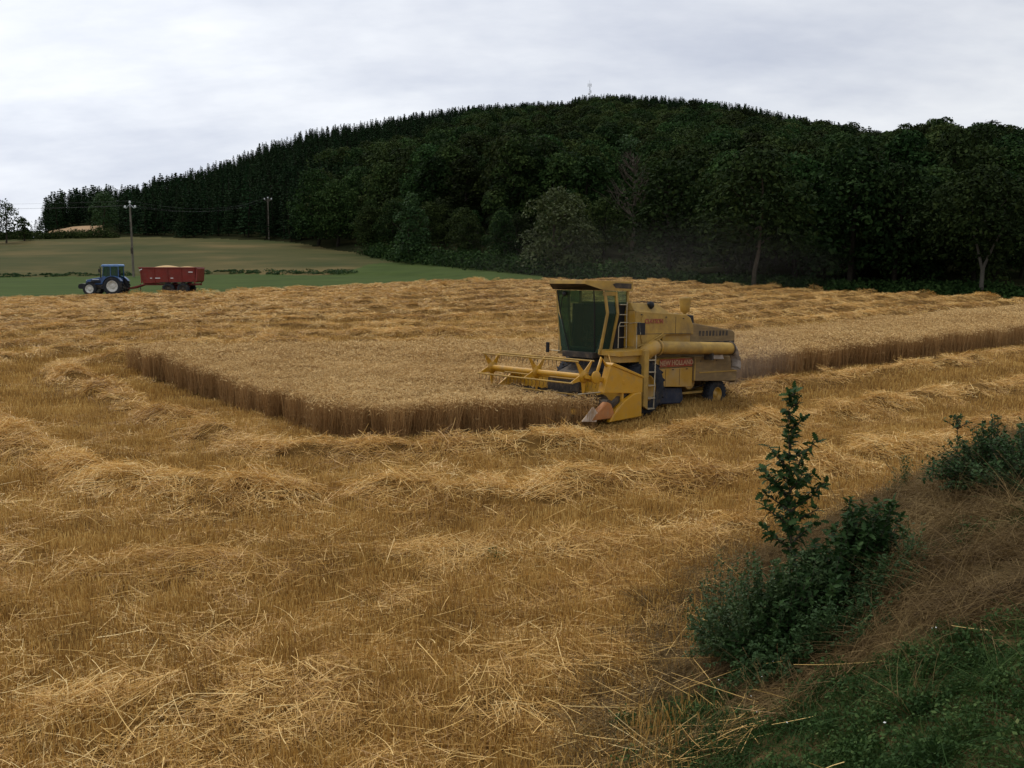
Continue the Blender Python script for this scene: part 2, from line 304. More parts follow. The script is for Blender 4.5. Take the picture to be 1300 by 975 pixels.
def ribbons(P, D, Ln, W, bend, segs=3, taper=.5, v=None, side=None, r=rng):
    """thin curved strips; returns verts, quads, per-vertex value"""
    n = len(P); D = D/np.linalg.norm(D, axis=1, keepdims=True)
    if side is None:
        side = np.cross(D, r.normal(size=(n, 3)))
    side = side/np.maximum(np.linalg.norm(side, axis=1, keepdims=True), 1e-6)
    t = np.linspace(0, 1, segs+1)
    c = P[:, None, :]+D[:, None, :]*(Ln[:, None]*t)[:, :, None]+bend[:, None, :]*(t**2)[None, :, None]
    wv = W[:, None]*(1-(1-taper)*t)[None, :]*.5
    V = np.stack([c-side[:, None, :]*wv[:, :, None], c+side[:, None, :]*wv[:, :, None]], axis=2).reshape(-1, 3)
    base = (np.arange(n)*(segs+1)*2)[:, None]+(np.arange(segs)*2)[None, :]
    Fc = np.stack([base, base+1, base+3, base+2], axis=2).reshape(-1, 4)
    if v is None: v = r.random(n)
    return V, Fc, np.repeat(v, (segs+1)*2)
def cat(parts):
    Vs, Fs, As, Ms = [], [], [], []; o = 0
    for p in parts:
        V, Fc, a = p[:3]; Vs.append(V); Fs.append(Fc+o); As.append(a); Ms.append(np.full(len(Fc), p[3] if len(p) > 3 else 0)); o += len(V)
    return np.concatenate(Vs), np.concatenate(Fs), np.concatenate(As), np.concatenate(Ms)
def hidden_coll(name, objs):
    c = bpy.data.collections.new(name)
    for o in objs: c.objects.link(o)
    return c
def scatter(name, P, rot, scl, idx, coll, label, cat_, obj_kind='stuff'):
    me = bpy.data.meshes.new(name); me.vertices.add(len(P)); me.vertices.foreach_set('co', P.astype(np.float32).ravel())
    a = me.attributes.new('rot', 'FLOAT_VECTOR', 'POINT'); a.data.foreach_set('vector', rot.astype(np.float32).ravel())
    a = me.attributes.new('scl', 'FLOAT_VECTOR', 'POINT'); s3 = scl if scl.ndim == 2 else np.repeat(scl[:, None], 3, 1); a.data.foreach_set('vector', s3.astype(np.float32).ravel())
    a = me.attributes.new('idx', 'INT', 'POINT'); a.data.foreach_set('value', idx.astype(np.int32))
    o = bpy.data.objects.new(name, me); C.objects.link(o)
    g = bpy.data.node_groups.new(name+'_spread', 'GeometryNodeTree')
    g.interface.new_socket('Geometry', in_out='INPUT', socket_type='NodeSocketGeometry'); g.interface.new_socket('Geometry', in_out='OUTPUT', socket_type='NodeSocketGeometry')
    gi = g.nodes.new('NodeGroupInput'); go = g.nodes.new('NodeGroupOutput'); ip = g.nodes.new('GeometryNodeInstanceOnPoints'); ci = g.nodes.new('GeometryNodeCollectionInfo')
    ci.inputs['Collection'].default_value = coll; ci.inputs['Separate Children'].default_value = True; ci.inputs['Reset Children'].default_value = True
    ip.inputs['Pick Instance'].default_value = True
    def na(nm, ty):
        q = g.nodes.new('GeometryNodeInputNamedAttribute'); q.data_type = ty; q.inputs['Name'].default_value = nm; return [s for s in q.outputs if s.enabled and s.name == 'Attribute'][0]
    er = g.nodes.new('FunctionNodeEulerToRotation'); g.links.new(na('rot', 'FLOAT_VECTOR'), er.inputs[0]); g.links.new(er.outputs[0], ip.inputs['Rotation'])
    g.links.new(na('scl', 'FLOAT_VECTOR'), ip.inputs['Scale']); g.links.new(na('idx', 'INT'), ip.inputs['Instance Index'])
    g.links.new(gi.outputs[0], ip.inputs['Points']); g.links.new(ci.outputs[0], ip.inputs['Instance']); g.links.new(ip.outputs[0], go.inputs[0])
    md = o.modifiers.new('spread', 'NODES'); md.node_group = g
    if label: tag(o, label, cat_)
    o['kind'] = obj_kind
    return o
def slope_rot(x, y, spin, e=.35, jit=.12):
    gx = (H(x+e, y)-H(x-e, y))/(2*e); gy = (H(x, y+e)-H(x, y-e))/(2*e); n = len(x)
    # tilt approximated as euler x,y in world then spin applied first (about z)
    c, s = np.cos(spin), np.sin(spin)
    lxg = gx*c+gy*s; lyg = -gx*s+gy*c        # gradient in the spun frame
    return None, lxg, lyg
def surf_rot(x, y, jit=.1, e=.3, spin=None):
    n = len(x); spin = rng.random(n)*2*pi if spin is None else spin
    gx = (H(x+e, y)-H(x-e, y))/(2*e); gy = (H(x, y+e)-H(x, y-e))/(2*e)
    out = np.zeros((n, 3)); jx = rng.normal(size=n)*jit; jy = rng.normal(size=n)*jit
    for i in range(n):
        nrm = Vector((-gx[i]+jx[i], -gy[i]+jy[i], 1)).normalized()
        q = Vector((0, 0, 1)).rotation_difference(nrm).to_matrix() @ Matrix.Rotation(spin[i], 3, 'Z')
        out[i] = q.to_euler()
    return out

# ------------------------------------------------------------------ the ground, as one sheet split by what grows on it
def build_ground():
    az = np.concatenate([np.linspace(-180, -62, 24)[:-1], np.linspace(-62, -34, 50)[:-1], np.linspace(-34, 34, 440)[:-1], np.linspace(34, 62, 50)[:-1], np.linspace(62, 180, 25)])
    rr = [0.0, .6, 1.2]
    r = 1.8
    while r < 3200:
        rr.append(r); r += max(.13, min(r*.0105, 40)) if r < 900 else r*.05
    rr = np.array(rr); A, Rr = np.meshgrid(np.radians(az), rr)
    X = Rr*np.sin(A); Y = Rr*np.cos(A); Z = H(X, Y)
    nr, na_ = X.shape
    V = np.stack([X, Y, Z], -1).reshape(-1, 3)
    i = np.arange(nr-1)[:, None]*na_+np.arange(na_-1)[None, :]
    Fc = np.stack([i, i+na_, i+na_+1, i+1], -1).reshape(-1, 4)[:, ::-1]
    Fc = Fc[:, [0, 3, 2, 1]][:, ::-1]
    cx = X.reshape(-1)[Fc].mean(1); cy = Y.reshape(-1)[Fc].mean(1)
    u = u_of(cx, cy); ye = np.interp(u, *YE); ew = np.interp(u, *EW); left = 1-sstep(500, 700, u)
    jj_ = lambda a, b: fbm(a/6, b/6, 62, 2)
    gy = ye+(np.interp(u, [0, 300, 480, 690], [38, 36, 24, 5]))*left
    gy = gy+(ew-gy)*sstep(425, 530, u+8*jj_(cx, cy))
    bank = (bank_s(cx, cy) > .1) & (cy < 23)
    z = np.full(len(cx), 1); jj = fbm(cx/5, cy/5, 61, 2)
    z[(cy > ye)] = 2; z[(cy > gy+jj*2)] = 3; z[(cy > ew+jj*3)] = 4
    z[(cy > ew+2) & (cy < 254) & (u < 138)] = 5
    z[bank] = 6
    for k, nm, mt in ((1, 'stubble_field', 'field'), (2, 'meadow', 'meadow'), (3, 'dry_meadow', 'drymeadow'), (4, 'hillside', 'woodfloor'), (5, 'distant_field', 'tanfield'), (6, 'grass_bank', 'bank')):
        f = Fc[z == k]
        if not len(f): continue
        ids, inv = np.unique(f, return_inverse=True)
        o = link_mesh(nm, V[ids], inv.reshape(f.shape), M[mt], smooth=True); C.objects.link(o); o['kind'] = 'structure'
build_ground()

# ------------------------------------------------------------------ trees
def leaf_quads(P, Nn, size, r, aspect=1.0):
    """leaf-clump faces at P, facing roughly Nn"""
    n = len(P); Nn = Nn+r.normal(size=(n, 3))*.75; Nn /= np.linalg.norm(Nn, axis=1, keepdims=True)
    a = np.cross(Nn, r.normal(size=(n, 3))); a /= np.linalg.norm(a, axis=1, keepdims=True); b = np.cross(Nn, a)
    s = (size*(.6+.8*r.random(n)))[:, None]*.5
    V = np.stack([P-a*s*aspect, P-b*s*.6, P+a*s*aspect, P+b*s*.6], 1).reshape(-1, 3)
    Fc = np.arange(n*4).reshape(-1, 4); return V, Fc
def tube_np(pts, rad, sides=6):
    pts = np.asarray(pts, float); rad = np.asarray(rad, float); n = len(pts); T = np.gradient(pts, axis=0); T /= np.maximum(np.linalg.norm(T, axis=1, keepdims=True), 1e-9)
    up = np.where(np.abs(T[:, 2:3]) > .9, np.array([[1., 0, 0]]), np.array([[0, 0, 1.]])); a = np.cross(T, up); a /= np.linalg.norm(a, axis=1, keepdims=True); b = np.cross(T, a)
    th = np.arange(sides)*2*pi/sides
    V = (pts[:, None, :]+rad[:, None, None]*(a[:, None, :]*np.cos(th)[None, :, None]+b[:, None, :]*np.sin(th)[None, :, None])).reshape(-1, 3)
    i = np.arange(n-1)[:, None]*sides; j = np.arange(sides)[None, :]; j2 = (j+1) % sides
    Fc = np.stack([i+j, i+j2, i+sides+j2, i+sides+j], -1).reshape(-1, 4)
    return V, Fc, np.full(len(V), .5)
def trunk_np(h, rad, seed, limbs=7, spread=.3, start=.28, forks=0):
    r = np.random.default_rng(seed); parts = []
    if forks:
        sp = h*.24
        parts.append(tube_np([(0, 0, -.4), (0, 0, sp*.5), (.05, 0, sp)], [rad*1.3, rad, rad*.95], 7))
        for f in range(forks):
            a = -.6+f*2.6; dx, dy = cos(a)*h*.17, sin(a)*h*.08
            parts.append(tube_np([(0, 0, sp*.95), (dx*.5, dy*.5, h*.42), (dx*.9, dy, h*.55), (dx*1.1, dy, h*.86)], [rad*.8, rad*.55, rad*.4, rad*.1], 6))
    else:
        zz = np.linspace(-.4, h*.9, 7); off = np.cumsum(r.normal(size=(7, 2))*h*.012, axis=0); off[0] = 0
        parts.append(tube_np(np.column_stack([off, zz]), rad*(1.15-zz/h)**1.1, 7))
    for k in range(limbs):
        z0 = h*(start+.5*k/limbs); a = k*2.4+r.random(); l = h*spread*(1-.5*k/limbs)
        p0 = np.array([0, 0, z0]); p2 = p0+np.array([cos(a)*l, sin(a)*l, l*.75]); p1 = (p0+p2)/2+np.array([0, 0, -l*.08])
        parts.append(tube_np([p0, p1, p2], [rad*.45, rad*.28, rad*.06], 5))
    return cat(parts)
def crown_np(h, wdt, seed, n=5200, leaf=.42, base=.22, nl=17, peaky=0):
    """lobed crown: many leaf-clump faces over uneven lobes with gaps"""
    r = np.random.default_rng(seed); Ps, Ns = [], []
    lobes = []
    for k in range(nl):
        t = (k+.5)/nl; z = h*(base+(1-base)*.93*t); env = math.sin(pi*min(1, (t*.86+.16)))**(.6+.5*peaky)*wdt/2
        if peaky: env *= (1-.45*t)
        a = k*2.399+r.random()*.6; rr_ = env*(.35+.4*r.random()); rad = wdt*(.17+.09*r.random())*(1-.25*t)
        lobes.append((cos(a)*rr_, sin(a)*rr_, z-rad*.25, rad))
    for (x, y, z, rad) in lobes:
        m = int(n/nl*(rad/(wdt*.2))**1.5); d = r.normal(size=(m, 3)); d /= np.linalg.norm(d, axis=1, keepdims=True)
        d[:, 2] = np.where(d[:, 2] < -.3, -d[:, 2], d[:, 2])
        lump = 1+.28*np.sin(d[:, 0]*5+x)*np.sin(d[:, 1]*6+y)*np.sin(d[:, 2]*5+z)
        rad_ = rad*lump*(.72+.38*r.random(m)**.5)
        Ps.append(np.column_stack([x+d[:, 0]*rad_, y+d[:, 1]*rad_, z+d[:, 2]*rad_*.85])); Ns.append(d)
    P = np.concatenate(Ps); Nn = np.concatenate(Ns)
    V, Fc = leaf_quads(P, Nn+np.array([0, 0, .35]), leaf, r)
    return V, Fc, np.repeat(r.random(len(P)), 4)
def conifer_np(h, wdt, seed, whorls=20, per=10, q=7, leaf=.42):
    r = np.random.default_rng(seed); Ps, Ns, Sz = [], [], []
    for k in range(whorls):
        t = k/(whorls-1); z = h*(.08+.92*t); Lb = wdt/2*(1-t)**.8*(.85+.3*r.random())+.12
        for j in range(per):
            a = r.random()*2*pi; Lj = Lb*(.75+.4*r.random()); m = max(2, int(q*Lj/(wdt/2))+1)
            s = (np.arange(m)+.6+.3*r.random(m))/m*Lj
            x = np.cos(a)*s; y = np.sin(a)*s; zz = z-s*.28+.12*(s/Lj)**2*Lj
            Ps.append(np.column_stack([x, y, zz])+r.normal(size=(m, 3))*.06); Ns.append(np.tile([cos(a)*.3, sin(a)*.3, 1], (m, 1)))
    P = np.concatenate(Ps); Nn = np.concatenate(Ns)
    V, Fc = leaf_quads(P, Nn, leaf*wdt/4.2, r, aspect=1.25); 
    # leader
    tp = tube_np([(0, 0, h*.9), (0, 0, h*1.03)], [.09, .01], 4)
    return cat([(V, Fc, np.repeat(r.random(len(P)), 4)), tp])[:3]
def proto(nm, crown, trunk, cm, tm):
    a = link_mesh('crown', crown[0], crown[1], M[cm], attr=crown[2]); b = link_mesh('trunk', trunk[0], trunk[1], M[tm], attr=trunk[2], smooth=True); return a, b
BL = [proto('bl', crown_np(12, w_, s, base=b_, nl=nl_), trunk_np(12, .24, s+50), 'leaf', 'darkbark') for s, w_, b_, nl_ in ((1, 9, .16, 17), (2, 8.2, .12, 15), (3, 10, .2, 20), (4, 7.4, .12, 14), (5, 9.4, .18, 18), (6, 8.6, .1, 16), (7, 10.5, .16, 22))]
CF = [proto('cf', conifer_np(12, w_, s), trunk_np(12, .13, s+70, limbs=0), 'needle', 'darkbark') for s, w_ in ((11, 4.2), (12, 3.7), (13, 4.6), (14, 4.0))]
def joined(pr, nm):                                   # far copies: crown and trunk in one mesh
    c, t = pr; me = []
    Vc = np.empty(len(c.data.vertices)*3, np.float32); c.data.vertices.foreach_get('co', Vc); Vt = np.empty(len(t.data.vertices)*3, np.float32); t.data.vertices.foreach_get('co', Vt)
    fc = np.array([p.vertices[:] for p in c.data.polygons]); ft = np.array([p.vertices[:] for p in t.data.polygons])
    V, Fc, A, Mi = cat([(Vc.reshape(-1, 3), fc, rng.random(len(fc)).repeat(4)[:len(Vc)//3] if len(Vc)//3 == len(fc)*4 else rng.random(len(Vc)//3), 0), (Vt.reshape(-1, 3), ft, np.full(len(Vt)//3, .5), 1)])
    return link_mesh(nm, V, Fc, [c.data.materials[0], t.data.materials[0]], attr=A, fmat=Mi)
CFJ = [joined(p, 'conifer_tree') for p in CF]; BLJ = [joined(p, 'broadleaf_tree') for p in BL]
def tree(name, loc, pr, s, rz, label, group=None, sx=1.0, cat_='tree', tiltx=0):
    e = empty(name, loc, (tiltx, 0, rz)); e.scale = (s*sx, s*sx, s); tag(e, label, cat_, group)
    for o, nm in zip(pr, ('crown', 'trunk')):
        c = o.copy(); c.name = nm; C.objects.link(c); c.parent = e
    return e
def ground_at(px, y): x = UP(px)*y; return (x, y, float(H0(x, y)))
# candidates over the wooded hill, in rows from the wood's edge to beyond the ridge
cand = []
yy = 84.0; row = 0
while yy < 760:
    sp = 6.4 if yy < 160 else (7.2 if yy < 300 else 8.4)
    half = yy*.58; nx = int(2*half/sp)
    xs = -half+(np.arange(nx)+(row % 2)*.5+rng.random(nx)*.7)*sp; ys = yy+rng.random(nx)*sp*.8
    uu = u_of(xs, ys); ew = np.interp(uu, *EW); rd = np.interp(uu, *RD)
    for x, y, u, e_, r_ in zip(xs, ys, uu, ew, rd):
        pxx = 650+F*x/y
        if y < e_+1.5 or y > r_+34 or pxx < -60 or pxx > 1365: continue
        if pxx < 138 and y < 250: continue
        if pxx < 52: continue
        t = (y-e_)/(r_-e_); n_ = vnoise(x/38, y/45, 71)+.25*(vnoise(x/9, y/9, 77)-.5)
        lim = np.interp(pxx, [0, 330, 460, 560, 740, 1000, 1100, 1140], [-1, -.1, .28, .42, .46, .42, .6, 9])
        con = t+(n_-.5)*.35 > lim
        cand.append((x, y, con, pxx))
        if con:
            for q in range(2): cand.append((x+rng.normal()*3.2, y+rng.random()*3+1, con, pxx))
    yy += sp*.82; row += 1
cand.sort(key=lambda c: c[1])
buf = np.full(1600, 1e9); kept = []
for x, y, con, px in cand:
    h = ((9.6+3.8*rng.random()**1.3) if y < 380 else (8.4+4.2*rng.random()**1.6)) if con else (11.2+3.6*rng.random())
    if px < 190: h *= .74
    elif px < 330: h *= .88
    if not con and y > 250 and px > 1080: h = 10+3*rng.random()
    if (not con) and px > 830 and y < 118: h *= 1.12
    if y < 130 and px < 700: h *= .82
    z = float(H0(x, y))
    if y < float(np.interp(px, *EW))+26 and px > 440:      # the front of the wood keeps the outline it has in the photograph
        tp = float(np.interp(px, [430, 500, 560, 600, 650, 706, 760, 800, 850, 900, 950, 1000, 1060, 1110, 1170, 1240, 1300], [250, 245, 250, 262, 258, 242, 240, 212, 203, 190, 180, 172, 180, 200, 206, 216, 222]))
        h = min(h*1.25, (ZC+tz(tp)*y-z)*(.80+.2*rng.random()))
        if h < 5: continue
    top = HY-(z+h-ZC)/y*F; hw = (2.0 if con else 4.2)*h/12/y*F
    a, b = int(np.clip(px-hw*.6+100, 0, 1599)), int(np.clip(px+hw*.6+101, 1, 1600))
    vis = (buf[a:b]-top).max()
    if vis > (-6 if y < 140 else 1.0): kept.append((x, y, z, h, con, px, vis*2*hw))
    buf[a:b] = np.minimum(buf[a:b], top+h*.25/y*F)
# trees of their own look, placed first so the wood leaves them room
special = []
def sp_tree(px, y, toppx, name, crown, trunk, cm, tm, label, h0, rz=0, cat_='tree'):
    x, y, z = ground_at(px, y); h = ZC+tz(toppx)*y-z; pr = proto('s', crown, trunk, cm, tm)
    tree(name, (x, y, z), pr, h/h0, rz, label, None, 1.0, cat_); special.append((x, y))
sp_tree(525, 137, 241, 'broadleaf_tree', crown_np(12, 7.6, 101, base=.1, nl=15, peaky=1), trunk_np(12, .22, 151), 'leafpale', 'bark', 'light green pointed tree at the left end of the wood edge, beside the meadow', 12)
sp_tree(706, 112, 237, 'broadleaf_tree', crown_np(12, 11.0, 102, n=7000, base=.06, nl=22), trunk_np(12, .25, 152), 'leafolive', 'bark', 'broad olive green rounded tree in the front of the wood, left above the combine cab', 12)
sp_tree(795, 200, 176, 'broadleaf_tree', crown_np(12, 12.0, 103, n=6500, base=.3, nl=18), trunk_np(12, .25, 153), 'leafpale', 'bark', 'bright green wide crown standing out on the slope below the summit', 12)
sp_tree(1243, 87, 222, 'broadleaf_tree', crown_np(12, 13.5, 104, n=9000, base=.42, nl=24), trunk_np(12, .21, 154, forks=2, limbs=5, start=.42), 'leaf', 'palebark', 'wide tree with pale forked trunk at the edge of the field on the right', 12)
sp_tree(955, 92, 196, 'broadleaf_tree', crown_np(12, 12, 105, n=8000, base=.3, nl=20), trunk_np(12, .2, 155, start=.3), 'leaf', 'bark', 'tall dark tree at the field edge right of the combine air intake', 12)
sp_tree(139, 222, 243, 'broadleaf_tree', crown_np(12, 10, 106, base=.12), trunk_np(12, .22, 156), 'leafpale', 'bark', 'round mid green tree in front of the spruces at the right end of the hedge', 12)
# leafless tree among the green ones
r_ = np.random.default_rng(5); parts = [trunk_np(12, .2, 201, limbs=0)[:3]]
for k in range(34):
    z0 = 4+7*r_.random(); a = r_.random()*2*pi; l = 3.6*(1.2-(z0-3)/9)
    p0 = np.array([0, 0, z0]); p2 = p0+np.array([cos(a)*l*.8, sin(a)*l*.8, l*.95]); p1 = (p0+p2)/2+np.array([0, 0, -.15*l]); parts.append(tube_np([p0, p1, p2], [.09, .06, .015], 4))
    for q_ in range(3):
        d = r_.normal(size=3)*.5+np.array([cos(a)*.6, sin(a)*.6, .9]); parts.append(tube_np([p1, p1+d*l*.3, p1+d*l*.55], [.045, .03, .01], 3))
V, Fc, A, _ = cat(parts); x, y, z = ground_at(801, 126); e = empty('dead_tree', (x, y, z)); e.scale = (1.12,)*3; tag(e, 'bare grey leafless tree standing in the wood above the combine', 'tree')
o = link_mesh('trunk', V, Fc, M['bark'], e, smooth=True, attr=A); C.objects.link(o); special.append((x, y-2))
kept = [k for k in kept if all((k[0]-a)**2+(k[1]-b)**2 > 4.2**2 and not (k[1] < b and abs(k[0]/k[1]-a/b) < 3.5/b) for a, b in special)]
cons = sorted([k for k in kept if k[4]], key=lambda k: -k[6]); brs = sorted([k for k in kept if not k[4]], key=lambda k: -k[6])
print('trees kept', len(cons), len(brs))
for i, (x, y, z, h, con, px, _) in enumerate(brs[:300]):
    if y < 210:
        tree('broadleaf_tree', (x, y, z), BL[i % 7], h/12, rng.random()*6.3, 'dark green broadleaf tree among its like in the wood at the foot of the hill', 'broadleaf trees of the lower wood', .92+.25*rng.random())
    else:
        o = BLJ[i % 7].copy(); C.objects.link(o); o.location = (x, y, z); o.rotation_euler = (0, 0, rng.random()*6.3); o.scale = (h/12*1.05,)*2+(h/12,)
        tag(o, 'dark green round-crowned broadleaf tree high on the wooded slope', 'tree', 'broadleaf trees on the upper slope')
for i, (x, y, z, h, con, px, _) in enumerate(cons[:300]):
    if y < 240:
        tree('conifer_tree', (x, y, z), CF[i % 4], h/12, rng.random()*6.3, 'dark conifer with pointed top among its like in the left part of the wood', 'conifers above the dry meadow', .9+.3*rng.random())
    else:
        o = CFJ[i % 4].copy(); C.objects.link(o); o.location = (x, y, z); o.rotation_euler = (0, 0, rng.random()*6.3); o.scale = (h/12*(1.1+.4*rng.random()),)*2+(h/12,)
        tag(o, 'small far conifer with pointed top on the upper hill and its ridge', 'tree', 'conifers on the upper hill')
def rest(lst, protos, name, label):
    if not lst: return
    a = np.array([[k[0], k[1], k[2]] for k in lst]); n = len(lst); s = np.array([k[3]/12 for k in lst])
    rot = np.zeros((n, 3)); rot[:, 2] = rng.random(n)*6.3
    scatter(name, a, rot, np.column_stack([s*1.2, s*1.2, s]), rng.integers(0, len(protos), n), hidden_coll(name+'_kinds', protos), label, 'forest')
rest(cons[300:], CFJ, 'conifer_forest', 'dense dark conifer forest covering the far top of the hill')
rest(brs[300:], BLJ, 'broadleaf_forest', 'dark broadleaf wood filling the slope between the nearer trees')

# left corner: loose tree, small tree, hedge, lone spruce, shrubs on the meadow bank
def loose_tree(px, y, top, wdt, seed, name, label, nl=13, n=2300, base=.2):
    x, y, z = ground_at(px, y); h = ZC+tz(top)*y-z
    pr = proto('s', crown_np(h, wdt, seed, n=n, leaf=.38, base=base, nl=nl), trunk_np(h, .16, seed+9, limbs=9, spread=.34), 'leaf', 'bark')
    tree(name, (x, y, z), pr, 1, .4, label); 
loose_tree(14, 196, 257, 8.6, 301, 'broadleaf_tree', 'loose leafy tree with sky showing through, at the far left against the sky')
loose_tree(37, 203, 275, 3.4, 302, 'broadleaf_tree', 'small narrow tree right of the loose tree at the far left', 8, 1000, .12)
loose_tree(-32, 200, 262, 8, 306, 'broadleaf_tree', 'leafy tree just at the left border of the photo', 13, 2200)
x, y, z = ground_at(236, 205); h = ZC+tz(262)*y-z
tree('spruce_tree', (x, y, z), proto('s', conifer_np(12, 6.6, 305, whorls=22), trunk_np(12, .17, 305, limbs=0), 'needle', 'bark'), h/12, 0, 'lone broad young spruce at the top of the dry meadow, between the two poles', None, 1.0)
# hedge along the top of the meadow at the left
hv = []
r_ = np.random.default_rng(8)
for k in range(46):
    px = -60+k*4.6+r_.random()*3; yh = 207+r_.random()*5; x, y, z = ground_at(px, yh); s = .8+.7*r_.random()+(.2 if 100 < px < 140 else 0)
    d = r_.normal(size=(330, 3)); d /= np.linalg.norm(d, axis=1, keepdims=True); d[:, 2] = abs(d[:, 2])
    P = np.array([x, y, z])+d*s*(.7+.4*r_.random((330, 1)))*np.array([1.4, 1.2, 1.25]); V, Fc = leaf_quads(P, d, .34, r_); hv.append((V, Fc, np.repeat(r_.random(330), 4)))
V, Fc, A, _ = cat(hv); o = link_mesh('hedge', V, Fc, M['leaf'], attr=A); C.objects.link(o); tag(o, 'low dark green hedge between the dry meadow and the far tan field at the left', 'hedge')
# weeds along the break between green strip and dry meadow: coarse stuff
hv = []
for k in range(220):
    px = -40+r_.random()*490; u = px; ye = np.interp(px, *YE); gy = ye+np.interp(px, [0, 300, 480, 690], [38, 36, 24, 5])*(1-sstep(500, 700, np.array(px)))
    x, y, z = ground_at(px, gy+.2+r_.random()*2.4); s = (.06+.16*r_.random())*(1.8 if 330 < px < 530 else 1)
    d = r_.normal(size=(40, 3)); d /= np.linalg.norm(d, axis=1, keepdims=True); d[:, 2] = abs(d[:, 2])
    V, Fc = leaf_quads(np.array([x, y, z])+d*s*np.array([2.2, 1, 1]), d, .2, r_); hv.append((V, Fc, np.repeat(r_.random(40), 4)))
V, Fc, A, _ = cat(hv); o = link_mesh('rough_growth', V, Fc, M['bush'], attr=A); C.objects.link(o); tag(o, 'rough dark weeds along the bank between the green strip and the dry meadow', 'weeds', kind='stuff')
# undergrowth closing the foot of the wood
hv = []
for k in range(520):
    px = 470+r_.random()*880; ew = np.interp(px, *EW); x, y, z = ground_at(px, ew-1+r_.random()*5); s = (.8+1.5*r_.random())*(1 if px < 830 else .5)
    m = 120; d = r_.normal(size=(m, 3)); d /= np.linalg.norm(d, axis=1, keepdims=True); d[:, 2] = abs(d[:, 2])
    V, Fc = leaf_quads(np.array([x, y, z])+d*s*(.6+.5*r_.random((m, 1)))*np.array([1.2, 1, 1.1]), d, .36, r_); hv.append((V, Fc, np.repeat(r_.random(m), 4)))
V, Fc, A, _ = cat(hv); o = link_mesh('undergrowth', V, Fc, M['leaf'], attr=A); C.objects.link(o); tag(o, 'dark undergrowth along the foot of the wood behind the field', 'undergrowth', kind='stuff')
# ------------------------------------------------------------------ straw, stubble and standing crop
def straw_tuft(seed, n, rad, wd, l0, l1, lift, up=.0, hgt=.1):
    r = np.random.default_rng(seed); a = r.random(n)*2*pi; q = rad*np.sqrt(r.random(n)); P = np.column_stack([q*np.cos(a), q*np.sin(a), r.random(n)**1.3*hgt*(1-.5*(q/rad))])
    th = r.normal(size=n)*.9+r.choice([0, 1.2], n); D = np.column_stack([np.cos(th), np.sin(th), r.normal(size=n)*lift+up])
    Ln = l0+(l1-l0)*r.random(n); P -= D*Ln[:, None]*.5*np.array([1, 1, 0]); b = r.normal(size=(n, 3))*.16*Ln[:, None]; b[:, 2] -= .06*Ln
    return ribbons(P, D, Ln, wd*(.7+.6*r.random(n)), b, 3, .7, v=np.clip(r.normal(size=n)*.36+.50, 0, 1), r=r)
def stub_tuft(seed, n, rad, wd, h0, h1, rows=True):
    r = np.random.default_rng(seed); x = (r.random(n)*2-1)*rad; y = (r.random(n)*2-1)*rad
    if rows: y = np.round(y/.13)*.13+r.normal(size=n)*.018
    P = np.column_stack([x, y, np.full(n, -.03)]); D = np.column_stack([r.normal(size=n)*.16, r.normal(size=n)*.16, np.ones(n)]); Ln = h0+(h1-h0)*r.random(n)
    return ribbons(P, D, Ln, wd*(.7+.6*r.random(n)), r.normal(size=(n, 3))*.01, 1, .9, v=np.clip(r.normal(size=n)*.34+.42, 0, 1), r=r)
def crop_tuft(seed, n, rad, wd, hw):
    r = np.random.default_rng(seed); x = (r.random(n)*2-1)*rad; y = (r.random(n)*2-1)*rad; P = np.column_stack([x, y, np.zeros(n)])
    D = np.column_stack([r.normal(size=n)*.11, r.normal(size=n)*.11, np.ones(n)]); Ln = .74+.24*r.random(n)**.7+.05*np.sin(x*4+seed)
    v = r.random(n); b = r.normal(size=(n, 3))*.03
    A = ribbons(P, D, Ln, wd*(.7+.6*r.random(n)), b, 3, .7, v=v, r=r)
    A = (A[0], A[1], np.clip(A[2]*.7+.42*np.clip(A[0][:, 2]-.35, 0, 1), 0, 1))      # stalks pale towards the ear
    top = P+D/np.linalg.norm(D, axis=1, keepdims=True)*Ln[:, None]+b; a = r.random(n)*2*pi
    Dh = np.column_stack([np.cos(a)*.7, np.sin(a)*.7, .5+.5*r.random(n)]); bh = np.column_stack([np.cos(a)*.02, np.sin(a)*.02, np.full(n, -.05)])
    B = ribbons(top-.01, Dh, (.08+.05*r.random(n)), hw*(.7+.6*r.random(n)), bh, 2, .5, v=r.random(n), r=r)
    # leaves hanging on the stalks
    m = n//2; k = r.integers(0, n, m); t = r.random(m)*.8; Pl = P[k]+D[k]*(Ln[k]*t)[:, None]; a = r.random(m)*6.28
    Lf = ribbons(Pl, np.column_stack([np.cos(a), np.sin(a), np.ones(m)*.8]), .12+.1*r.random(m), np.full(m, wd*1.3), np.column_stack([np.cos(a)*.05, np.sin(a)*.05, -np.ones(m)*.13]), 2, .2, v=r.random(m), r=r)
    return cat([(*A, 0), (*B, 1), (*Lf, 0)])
def tufts(nm, fn, n, mats):
    out_ = []
    for k in range(n):
        q = fn(k); out_.append(link_mesh(nm, q[0], q[1], mats, attr=q[2], fmat=q[3] if len(q) > 3 else None))
    return out_
def ring(r0, r1, dens, a0=-30, a1=30):
    n = int((R(a1)-R(a0))/2*(r1*r1-r0*r0)*dens); a = R(a0)+(R(a1)-R(a0))*rng.random(n); r = np.sqrt(r0*r0+(r1*r1-r0*r0)*rng.random(n)); return r*np.sin(a), r*np.cos(a)
def field_pts(x, y, keep):
    """drops points outside the cut field or, at random, by keep(rowmask)"""
    u = u_of(x, y); rm = rowmask(x, y); ok = (y < np.interp(u, *YE)-.3) & ~in_crop(x, y) & ((bank_s(x, y) < 1.1*rng.random(len(x))**1.5) | (y > 23)) & (rng.random(len(x)) < keep(rm))
    return x[ok], y[ok], rm[ok]
